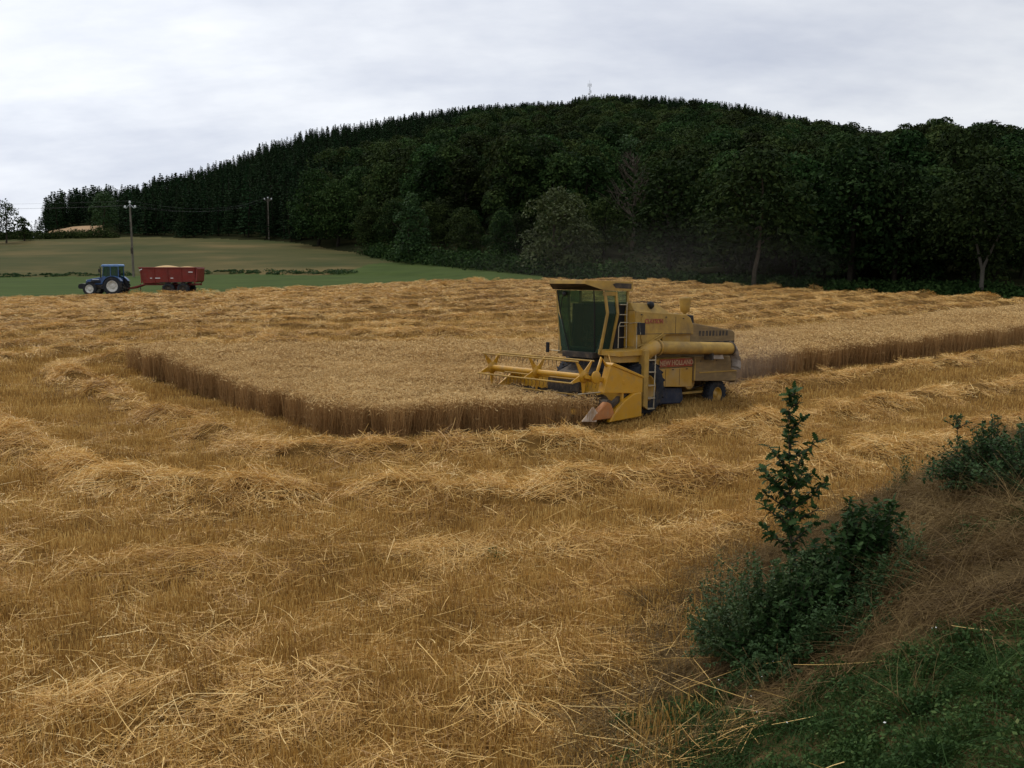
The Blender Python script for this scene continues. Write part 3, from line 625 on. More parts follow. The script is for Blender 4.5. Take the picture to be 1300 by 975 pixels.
SL = [(5.5, 15, 15.0, 130, .40, .0050, .12, .42, 5), (15, 30, 9.0, 120, .46, .0080, .16, .46, 5), (30, 58, 6.5, 110, .50, .0115, .14, .40, 5), (58, 104, 4.6, 95, .60, .019, .16, .42, 5)]
allP, allR, allS, allI, kinds = [], [], [], [], []
for li, (r0, r1, dens, n, rad, wd, l0, l1, nk) in enumerate(SL):
    base = len(kinds); kinds += tufts('straw_%s' % 'abcd'[li], lambda k: straw_tuft(400+li*10+k, n, rad, wd, l0, l1, (.16+.05*k)*(1, 1, .7, .55)[li], hgt=.16), nk, M['straw'])
    x, y = ring(r0, r1, dens, -31, 31)
    nr_ = (.74, .52, .14, .02)[li]
    x, y, rm = field_pts(x, y, lambda q: np.clip(nr_+1.35*q, 0, 1)*np.clip(.15+1.7*vnoise(x/1.9, y/1.9, 91), .15, 1))
    rot = surf_rot(x, y, (.16, .14, .09, .07)[li]); z = H(x, y)-.03+rng.random(len(x))*.04
    allP.append(np.column_stack([x, y, z])); allR.append(rot); s = .75+.5*rng.random(len(x)); allS.append(np.column_stack([s, s, s*(.5+rm*.7)*(1, .9, .75, .7)[li]])); allI.append(rng.integers(0, nk, len(x))+base)
print('straw', [len(a) for a in allP])
scatter('loose_straw', np.concatenate(allP), np.concatenate(allR), np.concatenate(allS), np.concatenate(allI), hidden_coll('straw_kinds', kinds), 'golden cut straw lying in rows and scattered over the harvested field', 'straw')
# stubble
kinds = []; allP, allR, allS, allI = [], [], [], []
for li, (r0, r1, dens, n, rad, wd) in enumerate([(5.5, 15, 15.0, 95, .33, .0072), (15, 32, 6.0, 130, .45, .009), (32, 60, 3.0, 120, .7, .015)]):
    base = len(kinds); kinds += tufts('stub_%s' % 'abc'[li], lambda k: stub_tuft(500+li*10+k, n, rad, wd, .10, .19), 4, M['stubble'])
    x, y = ring(r0, r1, dens, -31, 31); x, y, rm = field_pts(x, y, lambda q: np.clip(1.15-1.7*q, .05, 1))
    n_ = len(x); rot = np.column_stack([rng.normal(size=n_)*.06, rng.normal(size=n_)*.06, R(38)+rng.normal(size=n_)*.15])
    allP.append(np.column_stack([x, y, H(x, y)])); allR.append(rot); allS.append(.8+.45*rng.random(n_)); allI.append(rng.integers(0, 4, n_)+base)
scatter('stubble', np.concatenate(allP), np.concatenate(allR), np.concatenate(allS), np.concatenate(allI), hidden_coll('stubble_kinds', kinds), 'short upright stubble left standing between the straw rows', 'stubble')
# standing crop
kinds = []; allP, allR, allS, allI = [], [], [], []
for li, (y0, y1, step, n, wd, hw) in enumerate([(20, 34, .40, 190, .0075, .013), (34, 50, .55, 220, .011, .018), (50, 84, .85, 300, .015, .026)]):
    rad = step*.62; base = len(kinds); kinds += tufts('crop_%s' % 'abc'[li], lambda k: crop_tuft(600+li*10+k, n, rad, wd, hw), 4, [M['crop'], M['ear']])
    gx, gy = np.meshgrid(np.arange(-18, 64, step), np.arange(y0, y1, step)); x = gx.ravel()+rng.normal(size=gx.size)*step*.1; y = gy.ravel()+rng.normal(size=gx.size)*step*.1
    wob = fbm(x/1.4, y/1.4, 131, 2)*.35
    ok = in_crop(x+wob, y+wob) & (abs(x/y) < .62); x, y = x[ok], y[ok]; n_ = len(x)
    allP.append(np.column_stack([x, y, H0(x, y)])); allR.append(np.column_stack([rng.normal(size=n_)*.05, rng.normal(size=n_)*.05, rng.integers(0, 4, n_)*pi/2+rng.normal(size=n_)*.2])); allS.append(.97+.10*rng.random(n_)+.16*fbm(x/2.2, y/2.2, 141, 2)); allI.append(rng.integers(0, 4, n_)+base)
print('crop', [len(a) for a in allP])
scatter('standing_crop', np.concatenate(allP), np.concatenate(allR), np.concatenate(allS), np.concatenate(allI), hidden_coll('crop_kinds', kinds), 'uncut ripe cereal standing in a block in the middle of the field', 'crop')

# ------------------------------------------------------------------ the roadside bank: dry grass, green grass, weeds
def grass_tuft(seed, n, rad, wd, h0, h1, lean, curl, segs=4):
    r = np.random.default_rng(seed); a = r.random(n)*2*pi; q = rad*r.random(n)**.7; P = np.column_stack([q*np.cos(a), q*np.sin(a), np.full(n, -.03)])
    ax = r.random(n)*2*pi; D = np.column_stack([np.cos(ax)*lean, np.sin(ax)*lean, np.ones(n)]); Ln = h0+(h1-h0)*r.random(n)
    b = np.column_stack([np.cos(ax), np.sin(ax), -.7*np.ones(n)])*(curl*Ln*(.4+.8*r.random(n)))[:, None]
    return ribbons(P, D, Ln, wd*(.6+.7*r.random(n)), b, segs, .15, r=r)
dry = tufts('dry', lambda k: grass_tuft(700+k, 70, .22, .0075, .20, .60, .55, .6+.15*k), 5, M['drygrass'])
mat_ = tufts('matted', lambda k: straw_tuft(720+k, 160, .34, .0045, .15, .45, .22, hgt=.12), 4, M['drygrass'])
x, y = ring(2.5, 22, 16, -5, 33); s = bank_s(x, y); green = np.clip((7.9-y)*.8, 0, 1)*np.clip(s*1.1, 0, 1)+(vnoise(x/.8, y/.8, 151)-.5)*.9
ok = (s > -.25) & (y < 21.5) & (green < .45); x, y, s = x[ok], y[ok], s[ok]; n_ = len(x); k = rng.random(n_) < .45
h_ = np.clip(.40+.18*s, .35, 1.0)*(.7+.5*rng.random(n_))
rot = surf_rot(x, y, .25)
scatter('dry_grass', np.column_stack([x, y, H0(x, y)]), rot, np.column_stack([np.ones(n_), np.ones(n_), np.where(k, 1, h_)]), np.where(k, 5+rng.integers(0, 4, n_), rng.integers(0, 5, n_)), hidden_coll('dry_grass_kinds', [*dry, *mat_]), 'dry brown grass matted over the roadside bank', 'dry grass')
gr_ = tufts('green', lambda k: grass_tuft(740+k, 90, .17, .006, .08, .22, .5, .6, 3), 4, M['grass'])
def herb(seed, n, rad, hgt, size, col='grass'):
    r = np.random.default_rng(seed); a = r.random(n)*2*pi; q = rad*np.sqrt(r.random(n)); P = np.column_stack([q*np.cos(a), q*np.sin(a), hgt*(1-(q/rad)**2)*(.3+.7*r.random(n))])
    Nn = np.tile([0, 0, 1.2], (n, 1)); V, Fc = leaf_quads(P, Nn, size, r, 1.0); st = ribbons(P*np.array([.7, .7, 0]), P*np.array([.3, .3, 1])+1e-4, np.linalg.norm(P*np.array([.3, .3, 1]), axis=1)+1e-3, np.full(n, .003), np.zeros((n, 3)), 1, 1, r=r)
    return cat([(V, Fc, np.repeat(r.random(n), 4)), st])[:3]
tall = tufts('tall', lambda k: grass_tuft(780+k, 34, .24, .0065, .45, .95, .42, .35+.1*k, 5), 4, M['drygrass'])
def seedy(seed):
    r = np.random.default_rng(seed); n = 12; a = r.random(n)*6.28; q = r.random(n)*.2; P = np.column_stack([q*np.cos(a), q*np.sin(a), np.zeros(n)]); D = np.column_stack([r.normal(size=n)*.25, r.normal(size=n)*.25, np.ones(n)]); Ln = .5+.4*r.random(n); b = r.normal(size=(n, 3))*.05
    A = ribbons(P, D, Ln, np.full(n, .0045), b, 4, .7, v=.6+.4*r.random(n), r=r); Dn = D/np.linalg.norm(D, axis=1, keepdims=True); top = P+Dn*Ln[:, None]+b; parts = [A]
    for k in range(9): parts.append(ribbons(top-Dn*(.012*k), Dn+r.normal(size=(n, 3))*.6, np.full(n, .028), np.full(n, .008), np.zeros((n, 3)), 1, .3, v=.5+.5*r.random(n), r=r))
    return cat(parts)[:3]
seeds = tufts('seed', lambda k: seedy(790+k), 3, M['drygrass'])
x, y = ring(3.0, 21, 3.2, -5, 33); s = bank_s(x, y); ok = (s > -.1) & (y > 6.6) & (y < 21) & (vnoise(x/.9, y/.9, 171) > .38); x, y = x[ok], y[ok]; n_ = len(x); k = rng.random(n_) < .7
scatter('tall_dry_grass', np.column_stack([x, y, H0(x, y)]), surf_rot(x, y, .15), np.where(y < 9, .6, .85)*(.7+.5*rng.random(n_)), np.where(k, rng.integers(3, 7, n_), rng.integers(0, 3, n_)), hidden_coll('tall_grass_kinds', [*seeds, *tall]), 'taller pale dry grass stalks with seed heads bending over the bank', 'dry grass')
broad = tufts('broad', lambda k: grass_tuft(770+k, 26, .16, .013, .12, .34, .7, .8, 4), 3, M['grass'])
hb_ = tufts('herb', lambda k: herb(760+k, 150, .2, .12+.03*k, .028), 4, M['grass'])
x, y = ring(2.5, 13, 55, -8, 33); s = bank_s(x, y); green = np.clip((7.9-y)*.8, 0, 1)*np.clip(s*1.1, 0, 1)+(vnoise(x/.8, y/.8, 151)-.5)*.9
patch = (abs(x-1.35) < .55) & (abs(y-7.6) < 1.0) & (vnoise(x*2, y*2, 5) > .45)
ok = ((s > .0) & (green > .24)) | patch; x, y = x[ok], y[ok]; n_ = len(x); rot = surf_rot(x, y, .15)
scatter('green_grass', np.column_stack([x, y, H0(x, y)]), rot, .7+.6*rng.random(n_), rng.integers(0, 11, n_), hidden_coll('green_grass_kinds', [*gr_, *hb_, *broad]), 'short green grass and clover on the bank in the bottom right corner', 'grass')
# long pale straws blown onto the bank
r_ = np.random.default_rng(77); P, D, Ln = [], [], []
for k in range(250):
    t = r_.random(); y = 5.2+r_.random()**1.3*7.5; x = float(np.interp(y, [4, 7.5, 10, 12.5, 15.5], [-.7, .5, 1.15, 2.1, 4.7]))+r_.normal()*.42+(.25 if t < .7 else r_.random()*1.8)
    a = r_.normal()*.8+(2.6 if r_.random() < .6 else .4); P.append((x, y, float(H0(x, y))+.06+.14*r_.random())); D.append((cos(a), sin(a), r_.normal()*.22)); Ln.append(.25+.5*r_.random())
P, D, Ln = np.array(P), np.array(D), np.array(Ln); V, Fc, A = ribbons(P-D*Ln[:, None]*.5, D, Ln, np.full(len(P), .0058), r_.normal(size=(len(P), 3))*.05, 4, .6, v=.65+.35*r_.random(len(P)), r=r_)
o = link_mesh('fallen_straw', V, Fc, M['straw'], attr=A); C.objects.link(o); tag(o, 'long pale straws strewn over the grass at the foot of the bank', 'straw', kind='stuff')
# same in the foreground stubble, singly visible
r_ = np.random.default_rng(78); n = 1500; yy_ = 7+r_.random(n)**1.4*14; xx_ = (r_.random(n)*2-1)*.58*yy_; ok = (bank_s(xx_, yy_) < 0); xx_, yy_ = xx_[ok], yy_[ok]; n = len(xx_)
a = r_.random(n)*6.3; D = np.column_stack([np.cos(a), np.sin(a), r_.normal(size=n)*.25]); Ln = .2+.4*r_.random(n); P = np.column_stack([xx_, yy_, H(xx_, yy_)+.08+.1*r_.random(n)])-D*Ln[:, None]*.5
V, Fc, A = ribbons(P, D, Ln, .0045+.004*r_.random(n), r_.normal(size=(n, 3))*.06, 4, .7, v=.75+.25*r_.random(n), r=r_)
o = link_mesh('bright_straw', V, Fc, M['straw'], attr=A); C.objects.link(o); tag(o, 'single bright straws lying crosswise on the near stubble', 'straw', kind='stuff')

# ------------------------------------------------------------------ sapling, bushes
def lobed(n_l=4):
    """outline of an oak leaf, unit length, as a strip of quads around the midrib"""
    t = np.linspace(0, 1, n_l*2+2); wv = np.array([.04]+[(.30 if k % 2 else .15)*(math.sin(pi*min(.97, .15+.8*(k+1)/(n_l*2+1)))*.75+.25) for k in range(n_l*2)]+[.03]); return t, wv
def leaves(P, D, size, seed, lob=True, fold=.25, droop=.2):
    r = np.random.default_rng(seed); n = len(P); D = D/np.linalg.norm(D, axis=1, keepdims=True)
    t, wv = lobed() if lob else (np.linspace(0, 1, 5), np.array([.02, .22, .26, .16, .01])); m = len(t)
    up = np.array([0, 0, 1])+r.normal(size=(n, 3))*.5; sd = np.cross(D, up); sd /= np.linalg.norm(sd, axis=1, keepdims=True); nn = np.cross(sd, D)
    s = size*(.5+.7*r.random(n)); c = P[:, None, :]+D[:, None, :]*(s[:, None]*t)[:, :, None]-nn[:, None, :]*(s[:, None]*droop*t**2)[:, :, None]
    wd = (s[:, None]*wv)[:, :, None]; Lf = c-sd[:, None, :]*wd+nn[:, None, :]*wd*fold; Rt = c+sd[:, None, :]*wd+nn[:, None, :]*wd*fold
    V = np.stack([Lf, c, Rt], 2).reshape(-1, 3); b = (np.arange(n)*m*3)[:, None]+(np.arange(m-1)*3)[None, :]
    Fc = np.concatenate([np.stack([b, b+1, b+4, b+3], -1).reshape(-1, 4), np.stack([b+1, b+2, b+5, b+4], -1).reshape(-1, 4)]); return V, Fc, np.repeat(r.random(n), m*3)
def twiggy(e, stems, leafm, leaf, per, seed, lob=True, stemm='bark', spread=1.0, rad=.008):
    """stems: list of polylines in local space; leaves set around each stem"""
    r = np.random.default_rng(seed); sp, P, D = [], [], []
    for st in stems:
        st = np.array(st, float); n = len(st); sp.append(tube_np(st, np.linspace(rad, rad*.25, n), 5)); seg = np.diff(st, axis=0); ln = np.linalg.norm(seg, axis=1); tot = ln.sum(); m = int(tot*per)
        for q in range(m):
            t = (.18+.82*(q+r.random())/m)*tot; k = 0
            while k < n-2 and t > ln[k]: t -= ln[k]; k += 1
            t = min(t/ln[k], 1); p = st[k]+seg[k]*t; T = seg[k]/ln[k]; a = q*2.4+r.random(); up = np.array([cos(a), sin(a), .1+.5*r.normal()])*spread+T*(.2+.4*r.random())+r.normal(size=3)*.25; P.append(p+r.normal(size=3)*.012); D.append(up)
    V, Fc, A, _ = cat(sp); o = link_mesh('stem', V, Fc, M[stemm], e, smooth=True, attr=A); C.objects.link(o)
    V, Fc, A = leaves(np.array(P), np.array(D), leaf, seed+1, lob); o = link_mesh('foliage', V, Fc, M[leafm], e, attr=A); C.objects.link(o)
def gz(x, y): return float(H0(x, y))
def at(px, y): x = UP(px)*y; return (x, y, gz(x, y))
# the sapling: leader with leaf bunches and two side shoots
e = empty('oak_sapling', at(1012, 9.5)); tag(e, 'young oak sapling with a leafy upright leader rising above the bush on the bank', 'sapling'); b = e.location.z
topz = ZC+tz(497)*9.5-b
zs = np.linspace(0, topz, 7); st = [[(sin(z*2.1)*.02-.04*z/topz, .0, z) for z in zs]]
for k, z0 in enumerate(np.linspace(.50, .98, 12)):
    a = k*2.4; l = (.26 if z0 < .72 else .13)*(1.25-z0)*1.7; zb = z0*topz; st.append([(0-.04*z0, 0, zb), (cos(a)*l*.6, sin(a)*l*.6, zb+l*.5), (cos(a)*l, sin(a)*l, zb+l*.95)])
for a, zb, l in ((2.6, .34, .3), (.4, .36, .28), (4.4, .40, .26), (1.6, .42, .26), (3.4, .44, .3), (5.6, .45, .28), (pi, .50, .30), (pi*.9, .56, .26), (.2, .52, .24), (.1, .60, .2), (3.5, .62, .2)): st.append([(0, 0, zb*topz), (cos(a)*l*.5, sin(a)*l*.5, zb*topz+l*.35), (cos(a)*l, sin(a)*l, zb*topz+l*.7)])
twiggy(e, st, 'oak', .098, 88, 801, True, 'bark', 1.0, .012)
def bushy(name, loc, label, leafm, leaf, per, seed, n, rx, ry, hz, lob=False, cat_='bush', lean=0.0, stemm='bark', rad=.006):
    r = np.random.default_rng(seed); e = empty(name, loc); tag(e, label, cat_); st = []
    for k in range(n):
        a = r.random()*2*pi; q = r.random()**.6; x0, y0 = cos(a)*q*rx*.35, sin(a)*q*ry*.35; x1, y1 = cos(a)*q*rx+lean, sin(a)*q*ry; h = hz*(1-.45*q*q)*(.40+.68*r.random())
        zo = gz(loc[0]+x1, loc[1]+y1)-loc[2]
        st.append([(x0, y0, -.05), ((x0+x1)/2, (y0+y1)/2, h*.55+zo*.4), (x1*.92, y1*.92, h*.85+zo*.8), (x1, y1, h+zo)])
    twiggy(e, st, leafm, leaf, per, seed+5, lob, stemm, 1.0, rad)
    return e
bushy('oak_bush', at(1088, 9.7), 'dark oak bush with blue-green leaves right of the sapling', 'oak', .085, 75, 811, 70, .60, .5, .92, True)
bushy('oak_bush', at(1040, 9.3), 'dark shaded growth of oak leaves at the foot of the sapling', 'oak', .08, 75, 812, 60, .62, .5, .85, True)
bushy('oak_bush', at(1010, 8.9), 'broad dark oak growth in front of the sapling stem', 'oak', .07, 80, 817, 110, .62, .5, .78, True)
bushy('weed_bush', at(975, 9.1), 'feathery green weed clump left of the sapling foot', 'weed', .042, 100, 813, 170, .75, .5, 1.05, False, 'weed', stemm='weed', rad=.004)
bushy('weed_bush', at(925, 9.6), 'thin tall green weeds leaning at the left end of the bush', 'weed', .036, 60, 814, 60, .45, .35, 1.05, False, 'weed', stemm='weed', rad=.003)
bushy('weed_bush', at(1035, 8.4), 'low dark weeds in front of the bush, over the green grass', 'bush', .042, 100, 815, 110, .80, .45, .50, False, 'weed', stemm='weed', rad=.004)
bushy('weed_bush', at(1110, 8.9), 'dark weed clump below the right end of the oak bush', 'bush', .042, 100, 816, 70, .50, .4, .45, False, 'weed', stemm='weed', rad=.004)
bushy('thorn_bush', at(1268, 11.4), 'round green bush at the right border of the photo on top of the bank', 'bush', .052, 95, 821, 170, .90, .8, .78, False)
bushy('thorn_bush', at(1335, 10.6), 'green bush cut off by the right border of the photo', 'bush', .052, 90, 822, 130, .9, .8, .85, False)
e = empty('bush_shoot', at(1222, 12.2)); tag(e, 'single leafy shoot sticking up at the left of the round bush', 'shoot'); h = ZC+tz(528)*12.2-e.location.z
twiggy(e, [[(0, 0, 0), (.01, 0, h*.5), (0, 0, h*.9), (.0, 0, h)]]+[[(0, 0, h*.8), (.09*cos(a), .09*sin(a), h*.88), (.15*cos(a), .15*sin(a), h*.93)] for a in (0, 1.5, 3, 4.4)]+[[(0, 0, h*.9), (.05*cos(a), .05*sin(a), h*.97), (.09*cos(a), .09*sin(a), h)] for a in (0.5, 2.2, 3.9)], 'bush', .05, 75, 831, False, 'bark', 1, .007)
for k, (px, y, hh, lb) in enumerate(((1150, 13, .5, 'small pale weed between the oak bush and the round bush'), (632, 13.6, .16, 'small dark green weed tuft alone in the straw in the middle foreground'), (1165, 9.2, .4, 'small green weed in the dry grass right of the oak bush'), (1015, 15.5, .35, 'thin pale weed standing at the field edge behind the sapling'))):
    bushy('weed_plant', at(px, y), lb, 'weed' if k != 1 else 'grass', .04, 60, 840+k, 16, .22, .2, hh+.15, False, 'weed', stemm='weed', rad=.003)
r_ = np.random.default_rng(9); P = []
for k in range(26):
    px = r_.choice([965, 1190, 990, 1060])+r_.normal()*60; y = 6.2+r_.random()*3.5; x = UP(px)*y; P.append((x, y, gz(x, y)+.12+.14*r_.random()))
P = np.array(P); V, Fc = leaf_quads(P, np.tile([0, -.6, .8], (26, 1)), .016, r_); o = link_mesh('wild_flowers', V, Fc, M['flower']); C.objects.link(o); tag(o, 'tiny white wild flowers sprinkled through the weeds of the bank', 'flowers', kind='stuff')

# ------------------------------------------------------------------ power poles, wires, mast
class MB:
    def __init__(s): s.V, s.F, s.S = [], [], []
    def add(s, V, F_, sm=False):
        o = len(s.V); s.V += [tuple(v) for v in V]; s.F += [tuple(int(i)+o for i in f) for f in F_]; s.S += [sm]*len(F_); return s
    def box(s, c, d, rz=0, ry=0, rx=0):
        m = Matrix.Translation(c) @ Matrix.Rotation(rz, 4, 'Z') @ Matrix.Rotation(ry, 4, 'Y') @ Matrix.Rotation(rx, 4, 'X')
        V = [m @ Vector((sx*d[0]/2, sy*d[1]/2, sz*d[2]/2)) for sx in (-1, 1) for sy in (-1, 1) for sz in (-1, 1)]
        return s.add(V, [(0, 1, 3, 2), (4, 6, 7, 5), (0, 4, 5, 1), (2, 3, 7, 6), (0, 2, 6, 4), (1, 5, 7, 3)])
    def prism(s, poly, y0, y1, ax='y', y0b=None, y1b=None):
        """polygon in XZ (ax y), YZ (ax x) or XY (ax z) pushed from y0 to y1"""
        n = len(poly); V = []
        for q, yv in ((0, y0), (1, y1)):
            for i, (a, b) in enumerate(poly):
                V.append({'y': (a, yv, b), 'x': (yv, a, b), 'z': (a, b, yv)}[ax])
        return s.add(V, [tuple(range(n))[::-1], tuple(range(n, 2*n))]+[(i, (i+1) % n, n+(i+1) % n, n+i) for i in range(n)])
    def hexa(s, V): return s.add(V, [(0, 3, 2, 1), (4, 5, 6, 7), (0, 1, 5, 4), (1, 2, 6, 5), (2, 3, 7, 6), (3, 0, 4, 7)])
    def tube(s, pts, r, sides=8, caps=True):
        pts = np.array(pts, float); rad = np.full(len(pts), r) if np.isscalar(r) else np.array(r); V, Fc, _ = tube_np(pts, rad, sides)
        s.add(V, Fc, True)
        if caps: s.add(V[:sides], [tuple(range(sides))[::-1]]); s.add(V[-sides:], [tuple(range(sides))])
        return s
    def lathe(s, prof, ax='y', c=(0, 0, 0), n=32):
        """prof: (radius, offset along axis)"""
        V = []; m = len(prof)
        for k in range(n):
            a = 2*pi*k/n
            for r, t in prof:
                p = {'y': (r*cos(a), t, r*sin(a)), 'z': (r*cos(a), r*sin(a), t), 'x': (t, r*cos(a), r*sin(a))}[ax]; V.append((p[0]+c[0], p[1]+c[1], p[2]+c[2]))
        return s.add(V, [(k*m+i, ((k+1) % n)*m+i, ((k+1) % n)*m+i+1, k*m+i+1) for k in range(n) for i in range(m-1)], True)
    def build(s, name, m, parent=None, bevel=0, label=None):
        o = link_mesh(name, s.V, s.F, m if not isinstance(m, str) else M[m], parent, smooth=s.S); C.objects.link(o)
        if bevel: b = o.modifiers.new('bevel', 'BEVEL'); b.width = bevel; b.segments = 2; b.limit_method = 'ANGLE'; b.angle_limit = R(35)
        if label: o['label'] = label
        return o
def pole(px, y, toppx, label, kind, lean=0, top_dx=0):
    x, yy_, z = at(px, y); h = ZC+tz(toppx)*y-z; e = empty('power_pole', (x, yy_, z), (0, lean, 0)); tag(e, label, 'utility pole', None)
    MB().tube([(0, 0, -.5), (0, 0, h*.5), (0, 0, h-.5)], [.15, .125, .10], 10).build('post', 'wood', e)
    m = MB()
    if kind == 'bow':
        a = MB().tube([(-.62, 0, h-.62), (-.45, 0, h-.6), (0, 0, h-.1), (.45, 0, h-.6), (.62, 0, h-.62)], .045, 6)
        a.tube([(0, 0, h-.75), (0, 0, h-.05)], .06, 6); a.build('crossarm', 'galv', e); sp = ((-.62, h-.58), (0, h-.02), (.62, h-.58))
        MB().box((.02, -.2, h*.36), (.24, .2, .75)).tube([(-.03, -.13, h*.42), (-.03, -.13, h*.75)], .03, 5).build('switch_box', 'darksteel', e)
    else:
        MB().box((0, 0, h-.75), (1.5, .1, .1)).tube([(-.55, 0, h-.75), (0, 0, h-1.3)], .03, 5).tube([(.55, 0, h-.75), (0, 0, h-1.3)], .03, 5).build('crossarm', 'wood', e); sp = ((-.68, h-.68), (0, h-.45), (.68, h-.68))
    for sx, sz in sp: MB().lathe([(0, 0), (.07, 0), (.15, .07), (.15, .13), (.09, .17), (.13, .22), (.10, .3), (0, .32)], 'z', (sx, 0, sz), 10).build('insulator', 'porcelain', e)
    return [Matrix.Translation((x, yy_, z)) @ Matrix.Rotation(lean, 4, 'Y') @ Vector((sx, 0, sz+.32)) for sx, sz in sp]
pA = pole(172.5, 124, 258, 'tall leaning power pole with three white insulators, behind the tractor', 'bow', R(-.6))
pB = pole(344.5, 199, 249, 'thinner power pole standing before the dark wood at the top of the dry meadow', 'cross', 0)
def hill_pole(px, y, top, vis, label):
    x, yy_, z = at(px, y); zt = ZC+tz(top)*y; e = empty('power_pole', (x, yy_, z)); tag(e, label, 'utility pole'); h = zt-z
    MB().tube([(0, 0, -.5), (0, 0, h)], [.22, .16], 8).build('post', 'palewood', e); MB().box((0, 0, h-1.0), (3.6, .22, .22)).build('crossarm', 'palewood', e)
    for sx in (-1.7, 0, 1.7): MB().lathe([(0, 0), (.14, 0), (.2, .2), (0, .4)], 'z', (sx, 0, h-.89 if sx else h), 8).build('insulator', 'porcelain', e)
    return [Vector((x+sx, yy_, zt-.6)) for sx in (-1.7, 0, 1.7)]
M['palewood'] = mat('weathered_pole', [(.3, (.22, .21, .19)), (.7, (.32, .31, .29))], scale=2, rough=.9)
pC = hill_pole(573, 470, 166, 12, 'faint grey pole rising from the wood, lowest of three on the hill')
pD = hill_pole(595, 575, 149, 12, 'small grey pole high on the hill, middle of three')
pE = hill_pole(673, 600, 145, 14, 'pale grey pole near the hilltop, the tallest of three, left of the mast')
def wires(a, b, sag, name, label):
    m = MB()
    for p, q in zip(a, b):
        pts = [p.lerp(q, t)-Vector((0, 0, sag*4*t*(1-t))) for t in np.linspace(0, 1, 15)]; m.tube(pts, .007, 4, False)
    o = m.build(name, 'wire'); tag(o, label, 'power line')
off = [p+Vector((-55, -22, 1.0)) for p in pA]
wires(pA, pB, 1.6, 'power_line', 'three thin wires strung between the pole behind the tractor and the one before the wood')
wires(off, pA, 1.4, 'power_line', 'three thin wires coming from the left border to the leaning pole')
x, y, z = at(746, 694); zt = ZC+tz(106)*694; h = zt-z; e = empty('radio_mast', (x, y, z)); tag(e, 'lattice radio mast with small antennas on top of the hill', 'mast')
m = MB()
for k in range(3):
    a = k*2*pi/3; m.tube([(cos(a)*.7, sin(a)*.7, -.5), (cos(a)*.4, sin(a)*.4, h)], .09, 5)
nz_ = int(h/1.5)
for q in range(nz_):
    for k in range(3):
        a, b2 = k*2*pi/3, (k+1)*2*pi/3; r0 = .7-.3*q/nz_; r1 = .7-.3*(q+1)/nz_; m.tube([(cos(a)*r0, sin(a)*r0, h*q/nz_), (cos(b2)*r1, sin(b2)*r1, h*(q+1)/nz_)], .05, 4)
m.build('lattice', 'galv', e)
for k, (dx, dz, hh) in enumerate(((-1.1, -1.2, 2.2), (1.0, -1.2, 2.2), (.9, -5.5, 2.0))): MB().box((dx, -.3, h+dz), (.45, .3, hh)).tube([(0, 0, h+dz), (dx, -.3, h+dz)], .07, 4).build('antenna', 'porcelain', e)
MB().lathe([(0, -.35), (.5, -.3), (.75, 0), (0, .05)], 'y', (-.5, -.7, h-7), 14).build('dish', 'porcelain', e)
MB().tube([(0, 0, h), (0, 0, h+2.2)], .06, 5).build('rod', 'galv', e)
# ------------------------------------------------------------------ combine harvester (x forward, y to its left, z up)
comb = empty('combine_harvester', (CO[0], CO[1], .15), (0, R(-1.6), R(222)))
tag(comb, 'dusty yellow combine harvester with tall green-glazed cab cutting the standing crop', 'combine harvester')
def text_part(txt, size, loc, rot, m, name, parent, shear=0, xs=1.0, ext=.006):
    cu = bpy.data.curves.new(name, 'FONT'); cu.body = txt; cu.size = size; cu.align_x = 'CENTER'; cu.align_y = 'CENTER'; cu.extrude = ext; cu.shear = shear; cu.offset = size*.018
    tmp = bpy.data.objects.new('tmp', cu); C.objects.link(tmp); dg = bpy.context.evaluated_depsgraph_get(); me = bpy.data.meshes.new_from_object(tmp.evaluated_get(dg))
    bpy.data.objects.remove(tmp); me.materials.clear(); me.materials.append(M[m]); o = bpy.data.objects.new(name, me); o.parent = parent; o.location = loc; o.rotation_euler = rot; o.scale = (xs, 1, 1); C.objects.link(o); return o
P_ = comb
# threshing body and frame
MB().prism([(.55, .75), (.55, 1.74), (-4.2, 1.66), (-4.2, 1.0), (-3.6, .95), (-2.4, .62), (-.9, .62)], -.78, .78).build('threshing_body', 'brownpanel', P_, .02)
MB().prism([(.75, 1.15), (.75, 1.72), (.1, 1.72), (.1, .9)], -.86, .86).box((.2, 0, .78), (.34, 2.3, .3)).tube([(.2, -1.1, .78), (.2, 1.1, .78)], .13, 10).build('drive_axle', 'darksteel', P_, .01)
MB().box((-3.55, 0, .48), (.2, 1.7, .18)).box((-3.55, 0, .7), (.3, .4, .4)).tube([(-3.3, -.75, .44), (-3.3, .75, .44)], .035, 8).tube([(-3.55, .7, .5), (-3.9, .45, .95)], .05, 6).tube([(-3.55, -.7, .5), (-3.9, -.45, .95)], .05, 6).build('steering_axle', 'yellowdusty', P_, .008)
# belts and pulleys seen low on the left flank
m = MB()
for (x, z, r_p) in ((-2.55, .82, .26), (-3.9, .92, .17), (-2.95, 1.05, .12)): m.lathe([(0, .86), (r_p*.3, .87), (r_p*.8, .84), (r_p, .87), (r_p, .93), (r_p*.8, .9), (0, .92)], 'y', (x, 0, z), 24)
m.build('pulley', 'yellow', P_)
MB().tube([(-2.55, .9, 1.08), (-3.9, .9, 1.09)], .014, 5).tube([(-2.55, .9, .56), (-3.9, .9, .75)], .014, 5).build('drive_belt', 'rubber', P_)
MB().prism([(-3.7, .3), (-3.55, .95), (-4.1, 1.0), (-4.25, .3)], -.55, .55).build('straw_chute', 'brownpanel', P_, .01)
